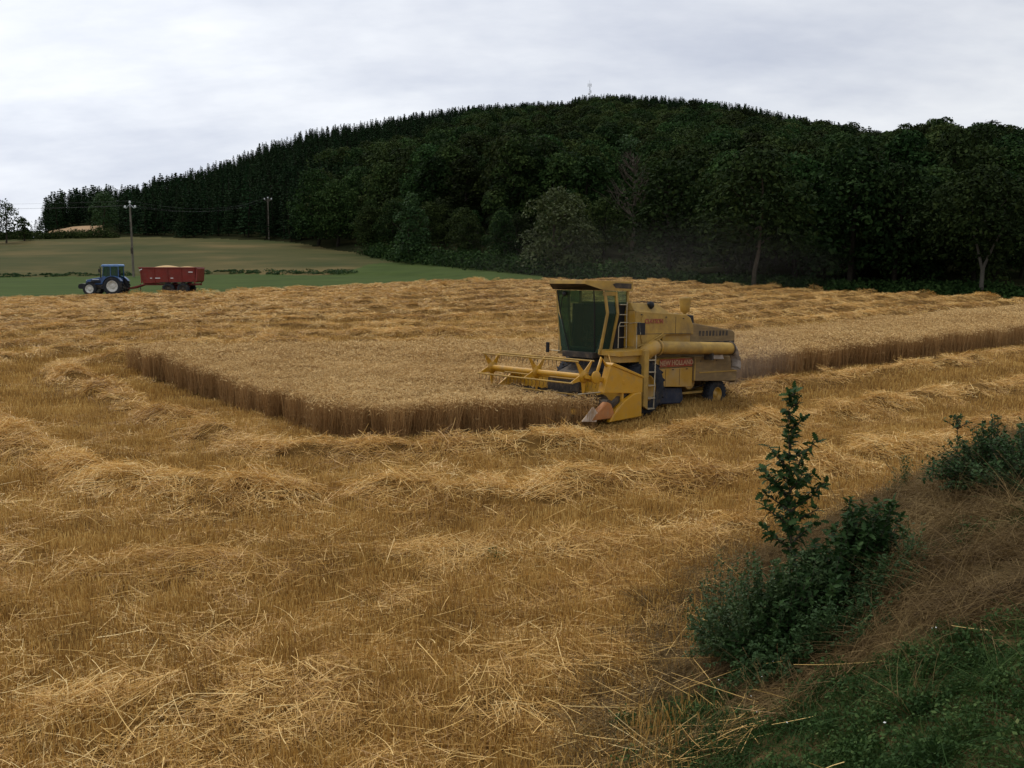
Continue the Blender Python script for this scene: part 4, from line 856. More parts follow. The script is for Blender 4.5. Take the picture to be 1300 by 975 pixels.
# grain tank
MB().prism([(.42, 1.98), (.42, 2.96), (-1.86, 2.86), (-2.06, 2.76), (-2.22, 2.5), (-2.22, 2.26), (-.95, 2.26), (.02, 1.80), (.42, 1.80)], -1.27, 1.27).build('grain_tank', 'yellowdusty', P_, .03)
o = MB().hexa([(.42, -1.2, 2.955), (.42, 1.2, 2.955), (-1.15, 1.2, 2.89), (-1.15, -1.2, 2.89), (.40, -1.02, 3.19), (.40, 1.02, 3.19), (-.78, 1.02, 3.16), (-.78, -1.02, 3.16)]).build('tank_top', 'yellowdusty', P_, .02)
MB().box((.425, 0, 2.45), (.02, 2.44, 1.0)).build('tank_front', 'yellow', P_, .004)
MB().prism([(-.9, 1.97), (-.9, 2.262), (-2.2, 2.262), (-2.2, 1.97)], -1.16, 1.16).build('lower_panel', 'yellow', P_, .01)
MB().tube([(.5, 1.2, 3.2), (-.2, 1.15, 3.215), (-.85, 1.1, 3.2)], .012, 5).build('sight_rod', 'black', P_)
text_part('CLAYSON', .18, (-.36, 1.281, 2.66), (R(90), 0, R(180)), 'redletter', 'lettering', P_, 0, 1.0)
MB().tube([(.13, 1.285, 2.84), (.2, 1.285, 2.72), (.2, 1.285, 2.2), (.12, 1.285, 2.0)], .016, 6).tube([(.35, 1.3, 1.95), (-.1, 1.32, 2.05), (-.75, 1.3, 2.3)], .022, 6).build('hand_rail', 'yellowdusty', P_)
lp = MB().lathe([(0, 0), (.09, .01), (.115, .07), (.1, .13), (.03, .15)], 'x', (-.44, 1.12, 3.12), 16).build('work_lamp', 'black', P_); MB().tube([(-.4, 1.12, 2.9), (-.4, 1.12, 3.08)], .018, 6).build('bracket', 'black', lp)
# engine hood at the rear
MB().prism([(-2.225, 1.96), (-2.225, 2.62), (-4.45, 2.36), (-4.56, 2.28), (-4.56, 1.99), (-4.5, 1.9)], -1.1, 1.1).build('engine_hood', 'brownpanel', P_, .03)
MB().box((-3.35, 1.104, 2.01), (2.3, .02, .05)).build('hood_trim', 'darksteel', P_)
MB().prism([(-2.9, 2.5), (-2.85, 2.86), (-3.65, 2.80), (-3.7, 2.42)], -.55, .15).build('intake_box', 'black', P_, .02)
MB().lathe([(0, 2.5), (.05, 2.5), (.05, 2.88), (.13, 2.92), (.165, 3.1), (.18, 3.28), (.185, 3.3), (.185, 3.36), (.12, 3.37), (0, 3.38)], 'z', (-2.8, .45, 0), 20).build('air_intake', 'yellowdusty', P_)
# left flank, lower
MB().box((-1.3, .98, 1.43), (1.9, .5, .26)).prism([(-.36, 1.30), (-2.27, 1.30), (-2.27, .68), (-.98, .74), (-.62, 1.0)], .72, 1.24).build('side_panel', 'yellow', P_, .015)
sg = MB().box((-1.48, 1.242, 1.435), (1.5, .02, .235)).build('name_panel', 'redpanel', P_, .003)
text_part('NEW HOLLAND', .20, (-1.48, 1.254, 1.43), (R(90), 0, R(180)), 'letter', 'lettering', sg, 0, 1.08)
MB().prism([(-2.29, .86), (-2.29, 1.60), (-4.5, 1.55), (-4.5, .78), (-4.1, .78)], .70, 1.27).prism([(-2.29, .86), (-2.29, 1.60), (-4.5, 1.55), (-4.5, .78), (-4.1, .78)], -1.27, -.70).build('rear_panel', 'brownpanel', P_, .02)
MB().box((-3.5, 1.276, 1.1), (1.9, .02, .035)).box((-2.33, 1.277, 1.2), (.05, .02, .66)).build('panel_rib', 'yellowdusty', P_)
MB().prism([(-4.5, 1.0), (-4.5, 1.9), (-4.62, 1.85), (-4.66, .8), (-4.58, .7)], -1.15, 1.15).build('rear_hood', 'brownpanel', P_, .02)
MB().box((-1.3, -.98, 1.3), (1.9, .5, 1.1)).build('right_panel', 'yellowdusty', P_, .02)
MB().prism([(-.72, .22), (-.66, .70), (-1.95, .66), (-2.05, .30), (-1.9, .18)], .55, 1.12).build('fuel_tank', 'bluetank', P_, .04)
MB().box((-2.55, .9, .98), (.35, .3, .2), 0, .3).box((-2.9, .85, .45), (1.3, .06, .07)).build('chain_guard', 'yellowdusty', P_, .01)
# unloading auger folded back along the left side
MB().tube([(-.15, 1.50, 1.93), (-.6, 1.50, 1.915), (-3.76, 1.50, 1.82)], .185, 20).build('unloading_auger', 'yellowdusty', P_)
MB().tube([(.12, .95, 1.52), (.16, 1.2, 1.62), (.13, 1.42, 1.78), (-.02, 1.50, 1.90), (-.18, 1.50, 1.93)], [.20, .215, .225, .22, .21], 16).lathe([(.23, -.2), (.24, -.2), (.24, -.26), (.23, -.26)], 'x', (-.02, 1.5, 1.925), 20).build('auger_elbow', 'yellow', P_)
MB().lathe([(.2, -3.73), (.205, -3.74), (.21, -3.80), (.195, -3.82)], 'x', (0, 1.5, 1.822), 20).box((-2.7, 1.5, 1.6), (.09, .3, .2)).build('auger_band', 'darksteel', P_)
r_ = np.random.default_rng(3); V, Fs = [], []; nr_, ns_ = 10, 16
for i in range(nr_):
    t = i/(nr_-1); cx = -3.78-.30*min(1, t*1.4); cz = 1.83-.72*max(0, t-.12)**1.05; rx_ = .19*(1-.35*t); 
    for k in range(ns_):
        a = 2*pi*k/ns_; f = 1+.16*sin(a*5+t*4)+.06*r_.normal()
        V.append((cx+(sin(a)*.06-.02) - .10*t*cos(a)*f*.6, 1.5+cos(a)*rx_*f, cz+sin(a)*rx_*f*(1-.55*t)))
for i in range(nr_-1):
    for k in range(ns_): Fs.append((i*ns_+k, i*ns_+(k+1) % ns_, (i+1)*ns_+(k+1) % ns_, (i+1)*ns_+k))
MB().add(V, Fs, True).add([(-3.4, 1.5, 1.64), (-2.85, 1.49, 1.62), (-2.95, 1.47, 1.52), (-3.5, 1.48, 1.50)], [(0, 1, 2, 3)]).build('auger_spout', 'canvas', P_)
# seams, latches, louvres, hoses
m = MB()
m.box((-1.35, 1.272, 2.55), (.010, .008, .5))
m.box((-.85, 1.272, 2.30), (2.5, .008, .014)).box((-1.45, 1.242, 1.29), (1.62, .008, .016))
for x in (-1.0, -1.65): m.box((x, 1.242, 1.0), (.010, .008, .5))
for k in range(9): m.box((-2.75-k*.17, 1.102, 2.28), (.10, .008, .16))
for x, z in ((-.7, 1.24), (-1.3, 1.24), (-1.95, 1.24), (-2.6, 1.45), (-3.4, 1.45), (-4.2, 1.42), (.2, 2.85), (-.9, 2.78), (-1.7, 2.74)): m.box((x, 1.28, z), (.05, .02, .03))
m.build('panel_seams', 'darksteel', P_)
MB().tube([(.5, .78, 1.7), (.62, .95, 1.5), (.85, 1.0, 1.35), (1.2, .9, 1.25), (1.7, .8, 1.15)], .018, 6).tube([(.5, .7, 1.66), (.7, .85, 1.42), (1.0, .9, 1.2), (1.7, .7, 1.08)], .016, 6).tube([(.45, .86, 1.6), (.3, 1.0, 1.3), (.25, .95, .9)], .02, 6).build('hydraulic_hose', 'rubber', P_)
MB().tube([(.95, .45, .75), (1.75, .6, .5)], .045, 8).tube([(.95, -.45, .75), (1.75, -.6, .5)], .045, 8).build('lift_cylinder', 'steel', P_)
# wheels
def wheel(x, y, z, r, wd, rim, nm='wheel', out=1, lugs=22, rimmat='yellow', par=None, lr=.03):
    e = MB(); prof = [(rim, -wd*.42), (rim*1.08, -wd*.5), (r*.9, -wd*.5), (r-.02, -wd*.42), (r, -wd*.2), (r, wd*.2), (r-.02, wd*.42), (r*.9, wd*.5), (rim*1.08, wd*.5), (rim, wd*.42)]
    e.lathe(prof, 'y', (x, y, z), 40)
    for k in range(lugs):
        a = 2*pi*k/lugs
        for sgn in (-1, 1):
            aa = a+(0 if sgn > 0 else pi/lugs); c = (x+cos(aa)*(r+lr*.35), y+sgn*wd*.22, z+sin(aa)*(r+lr*.35)); mtx = Matrix.Translation(c) @ Matrix.Rotation(-aa, 4, 'Y') @ Matrix.Rotation(sgn*.6, 4, 'X')
            Vv = [mtx @ Vector((sx*lr, sy*wd*.27, sz*lr*.7)) for sx in (-1, 1) for sy in (-1, 1) for sz in (-1, 1)]; e.add(Vv, [(0, 1, 3, 2), (4, 6, 7, 5), (0, 4, 5, 1), (2, 3, 7, 6), (0, 2, 6, 4), (1, 5, 7, 3)])
    t = e.build(nm, 'rubber', par or P_)
    q = MB().lathe([(rim, -out*wd*.42), (rim*.98, out*wd*.40), (rim*1.04, out*wd*.46), (rim*.93, out*wd*.44), (rim*.86, out*wd*.2), (rim*.45, out*wd*.12), (rim*.4, out*wd*.24), (rim*.2, out*wd*.28), (0, out*wd*.3)], 'y', (x, y, z), 32)
    for k in range(8): a = 2*pi*k/8; q.lathe([(0, out*wd*.2), (.018, out*wd*.2), (.018, out*wd*.12)], 'y', (x+cos(a)*rim*.6, y, z+sin(a)*rim*.6), 6)
    q.build('rim', rimmat, t); return t
for s_ in (1, -1): wheel(.1, 1.28*s_, .78, .77, .46, .36, 'drive_wheel', s_, 20)
for s_ in (1, -1): wheel(-3.75, .98*s_, .36, .46, .27, .22, 'steering_wheel', s_, 26, lr=.018)
# left ladder and platform
l_ = MB().prism([(.40, .28), (.40, 1.86), (.21, 1.86), (.21, .18)], 1.40, 1.62).build('ladder', 'yellowdusty', P_, .01)
MB().tube([(-.07, 1.6, .2), (-.09, 1.6, 1.9), (-.05, 1.5, 2.0)], .018, 6).build('rail', 'steel', l_)
for z in (.2, .5, .86, 1.24, 1.58): MB().box((.07, 1.55, z), (.30, .18, .03)).build('step', 'steel', l_)
MB().prism([(1.32, 1.70), (1.32, 1.84), (.2, 1.90), (.2, 1.72)], .70, 1.52).box((.75, 1.1, 1.62), (.9, .6, .2)).build('platform', 'yellow', P_, .01)
hb = MB()
for z in (3.12, 2.84, 2.52, 2.2): hb.tube([(.82, 1.0, z), (.50, 1.0, z)], .014, 5)
hb.tube([(.84, 1.0, 1.9), (.84, 1.0, 2.5), (.78, 1.0, 2.62), (.5, 1.05, 2.62)], .014, 6).tube([(.50, 1.0, 1.9), (.52, 1.0, 3.2)], .016, 6).tube([(.46, 1.35, 1.9), (.46, 1.35, 2.5), (.3, 1.35, 2.62)], .014, 6).build('cab_rail', 'steel', P_)
mr_ = MB().box((.46, 1.50, 2.46), (.03, .24, .34), .35).build('mirror', 'black', P_, .01); MB().tube([(.5, 1.1, 2.6), (.48, 1.46, 2.64), (.47, 1.5, 2.3)], .012, 5).build('mirror_arm', 'steel', mr_)
mr_ = MB().box((1.15, -1.52, 1.80), (.06, .1, .30), .2).build('mirror', 'black', P_, .01); MB().tube([(1.1, -1.52, 1.72), (.95, -.9, 1.70)], .014, 5).build('mirror_arm', 'steel', mr_)
# cab: three horizontal outlines (bottom, middle, top), narrower in front
cab = MB().box((.98, 0, 1.68), (.95, 1.2, .16)).prism([(.44, 1.62), (.44, 1.76), (1.30, 1.76), (1.24, 1.62)], -.7, .7).build('cab', 'darksteel', P_, .01)
lv = {1.75: (1.27, .50, 1.36, .75, .40), 2.87: (1.50, .68, 1.33, .95, .42), 3.5: (1.60, .72, 1.42, .91, .44)}     # z: front x, front half-width, corner x, side y, rear x
def ring_pts(z, s): a = lv[z]; return [(a[0], s*a[1], z), (a[2], s*a[3], z)], a
zs = sorted(lv)
gl = MB()
for a, b in zip(zs, zs[1:]):
    A_, B_ = lv[a], lv[b]
    gl.add([(A_[0], -A_[1], a), (A_[0], A_[1], a), (B_[0], B_[1], b), (B_[0], -B_[1], b)], [(0, 1, 2, 3)])
    for s_ in (1, -1): gl.add([(A_[0], s_*A_[1], a), (A_[2], s_*A_[3], a), (B_[2], s_*B_[3], b), (B_[0], s_*B_[1], b)], [(0, 1, 2, 3)])
gl.build('windscreen', M['glass'], cab)
for s_ in (1, -1):
    sg_ = MB()
    for a, b in zip(zs, zs[1:]):
        A_, B_ = lv[a], lv[b]; sg_.add([(A_[2]-.05, s_*A_[3], a), (.90, s_*A_[3], a), (.88, s_*B_[3], b), (B_[2]-.05, s_*B_[3], b)], [(0, 1, 2, 3)])
    d = sg_.build('door_glass', M['glass'], cab)
    MB().add([(.84, s_*.93, 3.14), (.44, s_*.93, 3.14), (.44, s_*.91, 3.5), (.86, s_*.91, 3.5)], [(0, 1, 2, 3)]).build('side_window', M['glass'], cab)
    fr_ = MB(); th = .045
    def pth(xs): return [(xs[0], s_*.755, 1.76), (xs[1], s_*.965, 2.87), (xs[2], s_*.925, 3.46)]
    def strip(xs0, xs1):
        p, q = pth(xs0), pth(xs1)
        for i in range(2): fr_.hexa([(p[i][0], p[i][1]-s_*.02, p[i][2]), (q[i][0], q[i][1]-s_*.02, q[i][2]), (q[i][0], q[i][1]+s_*.03, q[i][2]), (p[i][0], p[i][1]+s_*.03, p[i][2])]+[(p[i+1][0], p[i+1][1]-s_*.02, p[i+1][2]), (q[i+1][0], q[i+1][1]-s_*.02, q[i+1][2]), (q[i+1][0], q[i+1][1]+s_*.03, q[i+1][2]), (p[i+1][0], p[i+1][1]+s_*.03, p[i+1][2])])
    strip((1.37, 1.33, 1.42), (1.28, 1.245, 1.33)); strip((.955, .905, .965), (.87, .82, .88))
    fr_.box((1.12, s_*.76, 1.80), (.52, .05, .13)).box((1.15, s_*.925, 3.42), (.56, .05, .11)); fr_.build('door_frame', 'yellowdusty', cab, .008)
    pp = MB().tube([(lv[1.75][0], s_*.5, 1.75), (1.50, s_*.68, 2.87), (1.6, s_*.72, 3.5)], .018, 6); pp.build('pillar', 'black', cab)
    MB().box((.42, s_*.93, 3.32), (.07, .05, .36)).build('rear_pillar', 'yellowdusty', cab)
MB().box((.62, .80, 2.45), (.42, .1, 1.35)).box((.62, -.80, 2.45), (.42, .1, 1.35)).box((.43, 0, 2.45), (.05, 1.7, 1.36)).build('cab_rear', 'black', cab, .01)
MB().prism([(1.22, 1.76), (1.28, 1.86), (1.24, 1.9), (1.18, 1.76)], -.5, .5).build('dashboard', 'black', cab)
MB().box((.75, 0, 2.1), (.48, .5, .14)).box((.55, 0, 2.45), (.13, .48, .62), 0, -.12).box((.75, 0, 1.9), (.3, .3, .3)).build('driver_seat', 'seatcloth', cab, .03)
sw = MB(); pts = [(1.02+.06*sin(a), .18*cos(a), 2.38+.15*sin(a)) for a in np.linspace(0, 2*pi, 21)]; sw.tube(pts, .014, 6, False).tube([(1.02, 0, 2.38), (1.12, 0, 1.78)], .03, 6).build('steering_column', 'black', cab)
rf = MB(); top = [(1.93, .70), (1.5, .98), (.26, .98), (.26, -.98), (1.5, -.98), (1.93, -.70)]; n = 6
Vt = [(x, y, 3.775) for x, y in top]+[(x+.02*(x > 1), y*1.01, z) for (x, y), z in zip(top, (3.675, 3.52, 3.515, 3.515, 3.52, 3.675))]
rf.add(Vt, [(0, 1, 2, 3, 4, 5)]+[(i, i+6, (i+1) % 6+6, (i+1) % 6) for i in range(6)])
rf.build('roof', 'yellowdusty', cab, .012)
MB().add([(x+.02*(x > 1)-.01, y*1.0, z+.002) for (x, y), z in zip(top, (3.675, 3.52, 3.515, 3.515, 3.52, 3.675))], [(5, 4, 3, 2, 1, 0)]).build('roof_underside', 'darksteel', cab)
MB().prism([(.34, 3.57), (.34, 3.72), (1.0, 3.72), (1.12, 3.68), (1.0, 3.58)], .985, .992).build('roof_vent', 'darksteel', cab)
MB().tube([(1.64, -.42, 3.44), (1.60, -.52, 3.2), (1.565, -.60, 2.95)], .013, 5).lathe([(0, 0), (.07, .01), (.07, .06), (0, .07)], 'x', (1.62, -.36, 3.40), 12).build('wiper', 'black', cab)
# far side panel by the cab, feeder house
MB().prism([(.3, 1.62), (.3, 2.66), (.72, 2.56), (.96, 2.15), (.98, 1.62)], -1.27, -.98).build('right_guard', 'brownpanel', P_, .02)
MB().prism([(.55, .95), (.7, 1.5), (2.0, 1.02), (2.0, .45), (1.7, .42)], -.62, .62).build('feeder_house', 'darksteel', P_, .015)
MB().box((.86, .1, 1.36), (.5, 1.5, .45)).tube([(.9, -.9, 1.5), (.9, .9, 1.55)], .05, 6).tube([(1.05, .3, 1.52), (.9, .5, 1.62), (.6, .5, 1.6)], .03, 6).build('cab_underframe', 'black', P_, .02)
# header
hd = MB().prism([(1.75, .30), (1.75, 1.02), (1.68, 1.06), (1.66, .28), (1.9, .2), (2.9, .16), (2.9, .20), (1.95, .26)], -2.08, 2.0).box((1.70, 0, 1.05), (.1, 4.06, .1)).build('header', 'headeryellow', P_, .008)
a = MB().tube([(2.18, -2.0, .48), (2.18, 1.93, .48)], .12, 14); 
for sg_, y0 in ((1, -2.0), (-1, 1.9)):
    pts = []; V, Fs = [], []; nn = 70
    for k in range(nn+1):
        t = k/nn; aa = sg_*t*2*pi*4.5; y = y0+sg_*t*1.55; V += [(2.18+.11*cos(aa), y, .48+.11*sin(aa)), (2.18+.25*cos(aa), y, .48+.25*sin(aa))]
    for k in range(nn): Fs.append((2*k, 2*k+1, 2*k+3, 2*k+2))
    a.add(V, Fs)
a.build('feed_auger', 'darksteel', hd)
kn = MB().box((2.93, -.04, .17), (.06, 4.0, .02))
for k in range(52): y = -2.0+k*.077; kn.add([(2.93, y-.025, .175), (2.93, y+.025, .175), (3.05, y, .165), (2.93, y, .2)], [(0, 1, 2), (0, 2, 3), (1, 3, 2)])
kn.build('cutter_bar', 'darksteel', hd)
# left end: upper shield, lower fender, crop divider with orange board and pale tip
MB().prism([(2.50, .80), (2.24, 1.56), (2.16, 1.56), (.93, 1.16), (.92, .74), (1.4, .74)], 1.80, 2.02).build('end_shield', 'headeryellow', hd, .02)
MB().prism([(2.24, 1.53), (2.16, 1.60), (.93, 1.20), (.93, 1.14)], 1.76, 2.05).build('shield_lip', 'headeryellow', hd, .01)
MB().prism([(1.05, .76), (1.02, .10), (2.30, .02), (2.15, .22), (1.75, .55), (1.35, .74)], 1.95, 2.10).build('end_fender', 'headeryellow', hd, .02)
MB().prism([(1.45, .84), (1.35, .76), (2.18, .28), (2.3, .36)], 1.82, 1.93).tube([(2.15, 1.9, .30), (1.3, 1.9, .82)], .03, 6).build('drive_guard', 'darksteel', hd)
MB().prism([(2.02, .12), (2.22, .50), (2.36, .56), (2.78, .28), (2.95, .10)], 1.86, 2.06).build('divider', 'orange', hd, .02)
MB().hexa([(2.78, 1.92, .06), (2.78, 2.06, .06), (2.74, 2.06, .30), (2.74, 1.92, .30), (3.28, 1.98, .10), (3.28, 2.02, .10), (2.86, 2.02, .46), (2.86, 1.96, .46)]).build('divider_tip', 'tipgrey', hd, .01)
MB().prism([(1.7, .3), (1.7, 1.06), (2.1, 1.0), (2.9, .5), (3.3, .16), (2.9, .1)], -2.14, -2.08).build('right_divider', 'headeryellow', hd, .01)
MB().tube([(2.5, 1.9, .82), (3.3, 1.86, .80)], .018, 6).build('crop_rod', 'steel', hd)
# reel
RX, RZ, RR = 3.0, 1.24, .50
reel = MB().tube([(RX, -1.93, RZ), (RX, 1.78, RZ)], .075, 14).build('reel', 'headeryellow', hd)
ph = R(54)
for y in (-1.9, -.02, 1.76):
    s_ = MB()
    s_.lathe([(0, -.03), (.17, -.03), (.17, .03), (0, .03)], 'y', (RX, y, RZ), 14)
    for k in range(5):
        aa = ph+k*2*pi/5; c, s2 = cos(aa), sin(aa); p = [(RX+c*.1-s2*.085, RZ+s2*.1+c*.085), (RX+c*RR-s2*.02, RZ+s2*RR+c*.02), (RX+c*RR+s2*.02, RZ+s2*RR-c*.02), (RX+c*.1+s2*.085, RZ+s2*.1-c*.085)]
        s_.prism(p, y-.012, y+.012)
    s_.build('spider', 'headeryellow', reel)
for k in range(5):
    aa = ph+k*2*pi/5; x, z = RX+RR*cos(aa), RZ+RR*sin(aa)
    b_ = MB().tube([(x, -1.98, z), (x, 1.84, z)], .022, 8); b_.build('bat', 'yellowdusty', reel)
    t_ = MB()
    for q in range(26): y = -1.93+q*.147; t_.tube([(x, y, z), (x-.03, y, z-.07), (x-.01, y, z-.17)], .008, 4, False)
    t_.build('tines', 'darksteel', reel)
for y in (1.86, -2.03): MB().hexa([(1.72, y-.03, .98), (1.72, y+.03, .98), (1.72, y+.03, 1.10), (1.72, y-.03, 1.10), (3.05, y-.03, 1.20), (3.05, y+.03, 1.20), (3.05, y+.03, 1.29), (3.05, y-.03, 1.29)]).tube([(1.8, y, .95), (2.5, y, 1.12)], .03, 8).build('reel_arm', 'headeryellow', hd, .006)
MB().lathe([(.15, -.03), (.17, -.02), (.17, .02), (.15, .03), (0, .03)], 'y', (2.7, 1.92, 1.22), 18).tube([(2.25, 1.88, 1.5), (2.45, 1.86, 1.72), (2.55, 1.8, 1.30)], .045, 6).tube([(2.1, 1.9, 1.55), (2.0, 1.7, 1.8), (1.5, 1.2, 1.65)], .012, 5).build('reel_drive', 'headeryellow', hd)

# ------------------------------------------------------------------ tractor and trailer on the green strip
tx, ty = UP(143)*91, 91.0; tz = float(H0(tx, ty))
tr = empty('tractor', (tx, ty, tz+.0), (0, 0, R(181))); tag(tr, 'blue tractor with pale rims parked on the green strip behind the field', 'tractor')
def tl(*a): return a
P_ = tr
MB().prism([(2.05, 1.02), (2.12, 1.22), (2.02, 1.42), (1.5, 1.55), (.5, 1.72), (.4, 1.72), (.4, 1.05), (.9, .98)], -.36, .36).build('bonnet', 'blue', P_, .05)
MB().box((2.085, 0, 1.25), (.05, .5, .22)).box((1.2, .365, 1.25), (.9, .02, .28)).box((1.2, -.365, 1.25), (.9, .02, .28)).build('grille', 'black', P_, .01)
MB().box((1.2, .372, 1.46), (.6, .012, .05)).build('bonnet_stripe', 'white', P_)
for s_ in (1, -1): MB().box((2.09, s_*.2, 1.38), (.05, .14, .08)).build('headlight', 'lamp', P_, .01)
MB().prism([(1.9, .62), (1.9, 1.02), (.4, 1.1), (-.9, 1.1), (-1.0, .6), (.3, .55)], -.3, .3).box((1.55, 0, .62), (.2, 1.5, .18)).box((-.45, 0, .85), (.3, 1.6, .3)).build('chassis', 'darksteel', P_, .02)
MB().prism([(2.1, .6), (2.75, .62), (2.82, .8), (2.75, 1.02), (2.45, 1.1), (2.1, 1.05)], -.45, .45).build('front_weight', 'black', P_, .04)
for s_ in (1, -1):
    wheel(1.55, s_*.85, .60, .60, .36, .37, 'front_wheel', s_, 18, 'cream', tr, .025); wheel(-.55, s_*.88, .84, .84, .48, .50, 'rear_wheel', s_, 20, 'cream', tr, .035)
    pts = [(-.55+.96*cos(a), .84+.96*sin(a)) for a in np.linspace(R(15), R(150), 12)]; inn = [(-.55+.90*cos(a), .84+.90*sin(a)) for a in np.linspace(R(150), R(15), 12)]
    MB().prism(pts+inn, s_*.62, s_*1.12).build('rear_fender', 'blue', P_)
    MB().box((1.55, s_*.85, 1.24), (.75, .36, .04)).tube([(1.55, s_*.6, 1.22), (1.55, s_*.4, .8)], .03, 6).build('front_fender', 'black', P_, .02)
tc_ = MB().prism([(.45, 1.1), (.5, 1.75), (.30, 1.75), (-.95, 1.6), (-.95, 1.1)], -.62, .62).build('cab', 'blue', P_, .02)
for s_ in (1, -1):
    MB().tube([(.5, s_*.55, 1.7), (.36, s_*.6, 2.64)], .035, 6).tube([(-.28, s_*.7, 1.5), (-.3, s_*.66, 2.64)], .04, 6).tube([(-1.0, s_*.66, 1.6), (-1.0, s_*.62, 2.64)], .045, 6).build('cab_post', 'blue', tc_)
    MB().add([(.49, s_*.58, 1.7), (-.28, s_*.68, 1.5), (-.3, s_*.645, 2.62), (.37, s_*.58, 2.62)], [(0, 1, 2, 3)]).build('door_glass', M['glass'], tc_)
    MB().add([(-.3, s_*.68, 1.6), (-1.0, s_*.64, 1.6), (-1.0, s_*.6, 2.62), (-.3, s_*.645, 2.62)], [(0, 1, 2, 3)]).build('rear_glass', M['glass'], tc_)
MB().add([(.5, -.55, 1.72), (.5, .55, 1.72), (.37, .57, 2.62), (.37, -.57, 2.62)], [(0, 1, 2, 3)]).build('windscreen', M['glass'], tc_)
MB().prism([(.52, 2.62), (.56, 2.72), (.40, 2.82), (-1.0, 2.84), (-1.12, 2.76), (-1.1, 2.62)], -.72, .72).build('roof', 'blueroof', tc_, .05)
MB().box((-.55, 0, 1.75), (.5, .5, .15)).box((-.8, 0, 2.05), (.14, .5, .55)).tube([(.1, 0, 1.4), (-.05, 0, 1.95)], .03, 5).build('seat', 'seatcloth', tc_, .03)
MB().tube([(.72, .42, 1.6), (.72, .42, 2.55), (.78, .42, 2.66)], [.05, .045, .04], 8).build('exhaust', 'black', P_)
MB().tube([(.4, .62, 2.3), (.62, .95, 2.35)], .015, 5).box((.62, .98, 2.25), (.05, .2, .32)).build('mirror', 'black', P_)
MB().box((.25, .78, .75), (.6, .3, .3)).box((.1, .78, .5), (.4, .25, .04)).build('fuel_tank', 'black', P_, .03)
MB().box((-1.25, 0, .65), (.6, .5, .12)).tube([(-1.0, .35, .9), (-1.5, .4, .55)], .035, 6).tube([(-1.0, -.35, .9), (-1.5, -.4, .55)], .035, 6).build('hitch', 'darksteel', P_)
# trailer
ux, uy = UP(221)*91.5, 91.5; uz = float(H0(ux, uy))
tl_ = empty('farm_trailer', (ux, uy, uz-.05), (0, 0, R(180.5))); tag(tl_, 'red tandem-axle tipping trailer heaped with grain, hitched behind the blue tractor', 'trailer'); P_ = tl_
MB().hexa([(2.35, -1.0, 1.05), (2.35, 1.0, 1.05), (-2.4, 1.02, 1.22), (-2.4, -1.02, 1.22), (2.62, -1.16, 2.5), (2.62, 1.16, 2.5), (-2.55, 1.16, 2.5), (-2.55, -1.16, 2.5)]).build('tipping_body', 'trailerred', P_, .03)
rb = MB()
for x in (2.45, 1.25, .05, -1.2, -2.38): rb.prism([(1.0, 1.08), (1.165, 2.5), (1.22, 2.5), (1.05, 1.08)], x-.05, x+.05, 'x').prism([(-1.0, 1.08), (-1.165, 2.5), (-1.22, 2.5), (-1.05, 1.08)], x-.05, x+.05, 'x')
rb.build('body_rib', 'trailerred', P_, .01)
MB().box((0, 1.20, 2.5), (5.3, .1, .09)).box((0, -1.20, 2.5), (5.3, .1, .09)).box((2.64, 0, 2.5), (.09, 2.3, .09)).box((-2.57, 0, 2.5), (.09, 2.3, .09)).prism([(-2.45, 1.15), (-2.62, 1.3), (-2.70, 2.45), (-2.58, 2.5)], -1.1, 1.1).build('top_rail', 'trailerred', P_, .015)
g = []; nx, ny = 26, 10
for i in range(nx+1):
    for j in range(ny+1):
        x = -2.5+5.05*i/nx; y = -1.1+2.2*j/ny; e_ = max(0, sin(pi*i/nx))**.5*max(0, sin(pi*j/ny))**.7; g.append((x, y, 2.36+.33*e_*(.62+.5*abs(sin(x*1.25+.9)))))
MB().add(g, [(i*(ny+1)+j, (i+1)*(ny+1)+j, (i+1)*(ny+1)+j+1, i*(ny+1)+j+1) for i in range(nx) for j in range(ny)], True).build('load', 'grain', P_)
m = MB().box((-.1, .4, .98), (5.0, .12, .18)).box((-.1, -.4, .98), (5.0, .12, .18)).box((-.7, 0, .7), (1.6, .9, .2)).prism([(2.3, .95), (2.4, 1.08), (4.1, .62), (4.1, .5), (3.2, .62)], -.10, .10).tube([(2.4, .4, .98), (3.6, .05, .62)], .06, 6).tube([(2.4, -.4, .98), (3.6, -.05, .62)], .06, 6).tube([(2.3, 0, 1.0), (2.2, 0, 2.2)], .08, 8); m.build('drawbar_frame', 'trailerred', P_, .01)
MB().tube([(2.85, .25, .1), (2.85, .25, 1.0)], .04, 6).build('jack_stand', 'darksteel', P_)
for x in (.05, -1.3):
    for s_ in (1, -1): wheel(x, s_*.92, .56, .56, .36, .30, 'wheel', s_, 16, 'darksteel', tl_, .02)
MB().box((-.62, .95, 1.16), (2.7, .42, .04)).box((-.62, -.95, 1.16), (2.7, .42, .04)).build('mudguard', 'black', P_, .01)
for x, wd_ in ((1.55, .18), (.95, .45), (-.35, .25)): MB().box((x, 1.105+.0, 1.55), (wd_, .02, .07), 0, 0, R(-6.5)).build('marking', 'white', P_)
MB().box((2.42, 1.23, 2.32), (.26, .02, .07), 0, .4).box((-2.1, 1.23, 2.1), (.4, .02, .07)).build('marking', 'white', P_)
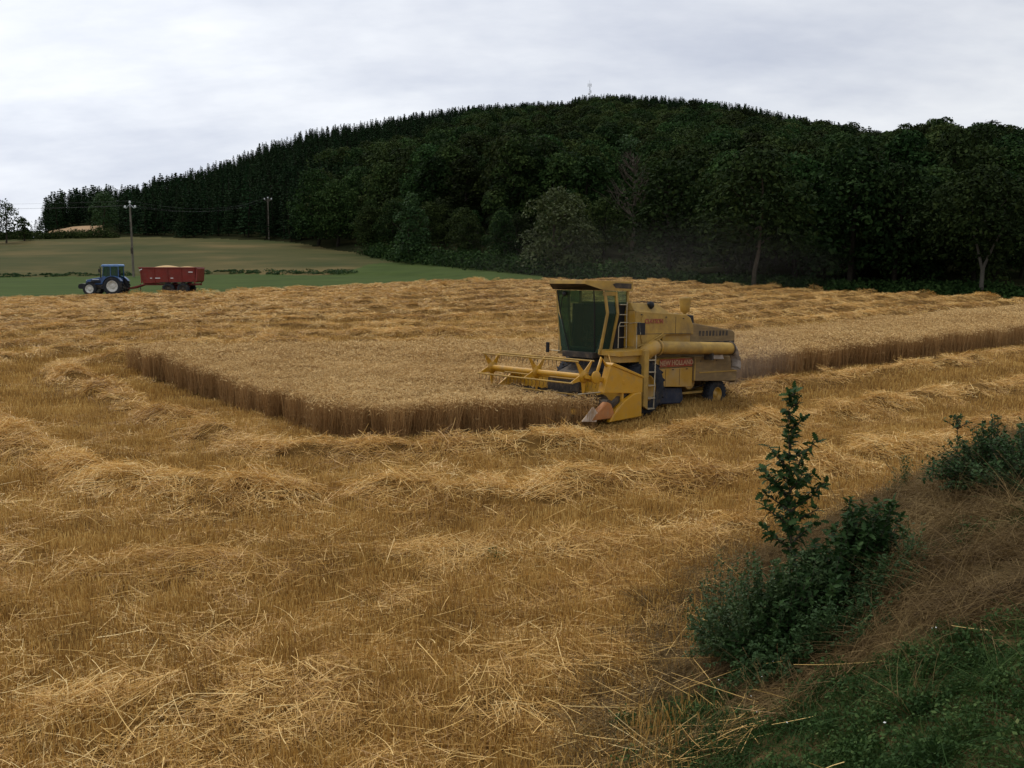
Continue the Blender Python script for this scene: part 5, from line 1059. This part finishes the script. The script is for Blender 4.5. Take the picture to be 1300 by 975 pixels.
# ------------------------------------------------------------------ dust thrown up by the combine
def dust(name, loc, rad, dens, col, label, rz=0):
    V, Fs = [], []; nu, nv = 24, 12
    for j in range(nv+1):
        for i in range(nu): a = 2*pi*i/nu; b = pi*j/nv; V.append((cos(a)*sin(b)*rad[0], sin(a)*sin(b)*rad[1], cos(b)*rad[2]))
    for j in range(nv):
        for i in range(nu): Fs.append((j*nu+i, (j+1)*nu+i, (j+1)*nu+(i+1) % nu, j*nu+(i+1) % nu))
    m = bpy.data.materials.new(name); m.use_nodes = True; t = m.node_tree; t.nodes.clear(); n_, l_ = t.nodes.new, t.links.new
    o_ = n_('ShaderNodeOutputMaterial'); pv = n_('ShaderNodeVolumePrincipled'); pv.inputs['Color'].default_value = (*col, 1); l_(pv.outputs[0], o_.inputs['Volume'])
    tc = n_('ShaderNodeTexCoord'); mp = n_('ShaderNodeMapping'); mp.inputs['Scale'].default_value = tuple(1/r for r in rad); l_(tc.outputs['Object'], mp.inputs[0])
    le = n_('ShaderNodeVectorMath'); le.operation = 'LENGTH'; l_(mp.outputs[0], le.inputs[0])
    fo = n_('ShaderNodeMapRange'); l_(le.outputs['Value'], fo.inputs[0]); fo.inputs[1].default_value = 1; fo.inputs[2].default_value = .1
    nz = n_('ShaderNodeTexNoise'); nz.inputs['Scale'].default_value = 1.6; nz.inputs['Detail'].default_value = 3; l_(mp.outputs[0], nz.inputs[0])
    nr = n_('ShaderNodeMapRange'); l_(nz.outputs[0], nr.inputs[0]); nr.inputs[1].default_value = .35; nr.inputs[2].default_value = .7
    mu = n_('ShaderNodeMath'); mu.operation = 'MULTIPLY'; l_(fo.outputs[0], mu.inputs[0]); l_(nr.outputs[0], mu.inputs[1])
    m2 = n_('ShaderNodeMath'); m2.operation = 'MULTIPLY'; l_(mu.outputs[0], m2.inputs[0]); m2.inputs[1].default_value = dens; l_(m2.outputs[0], pv.inputs['Density'])
    o = link_mesh(name, V, Fs, m, smooth=True); C.objects.link(o); o.location = loc; o.rotation_euler = (0, 0, rz); tag(o, label, 'dust', kind='stuff')
S.cycles.volume_step_rate = 4; S.cycles.volume_bounces = 0
dust('chaff_dust', (7.6, 32.8, 1.3), (2.6, 1.8, 1.5), .20, (.62, .50, .38), 'brown chaff dust blowing out behind the rear of the combine', R(35))
dust('drifting_dust', (7.5, 62, 4.5), (15, 9, 4.0), .008, (.60, .55, .48), 'faint haze of dust drifting over the field behind the combine cab', R(10))
#PART4
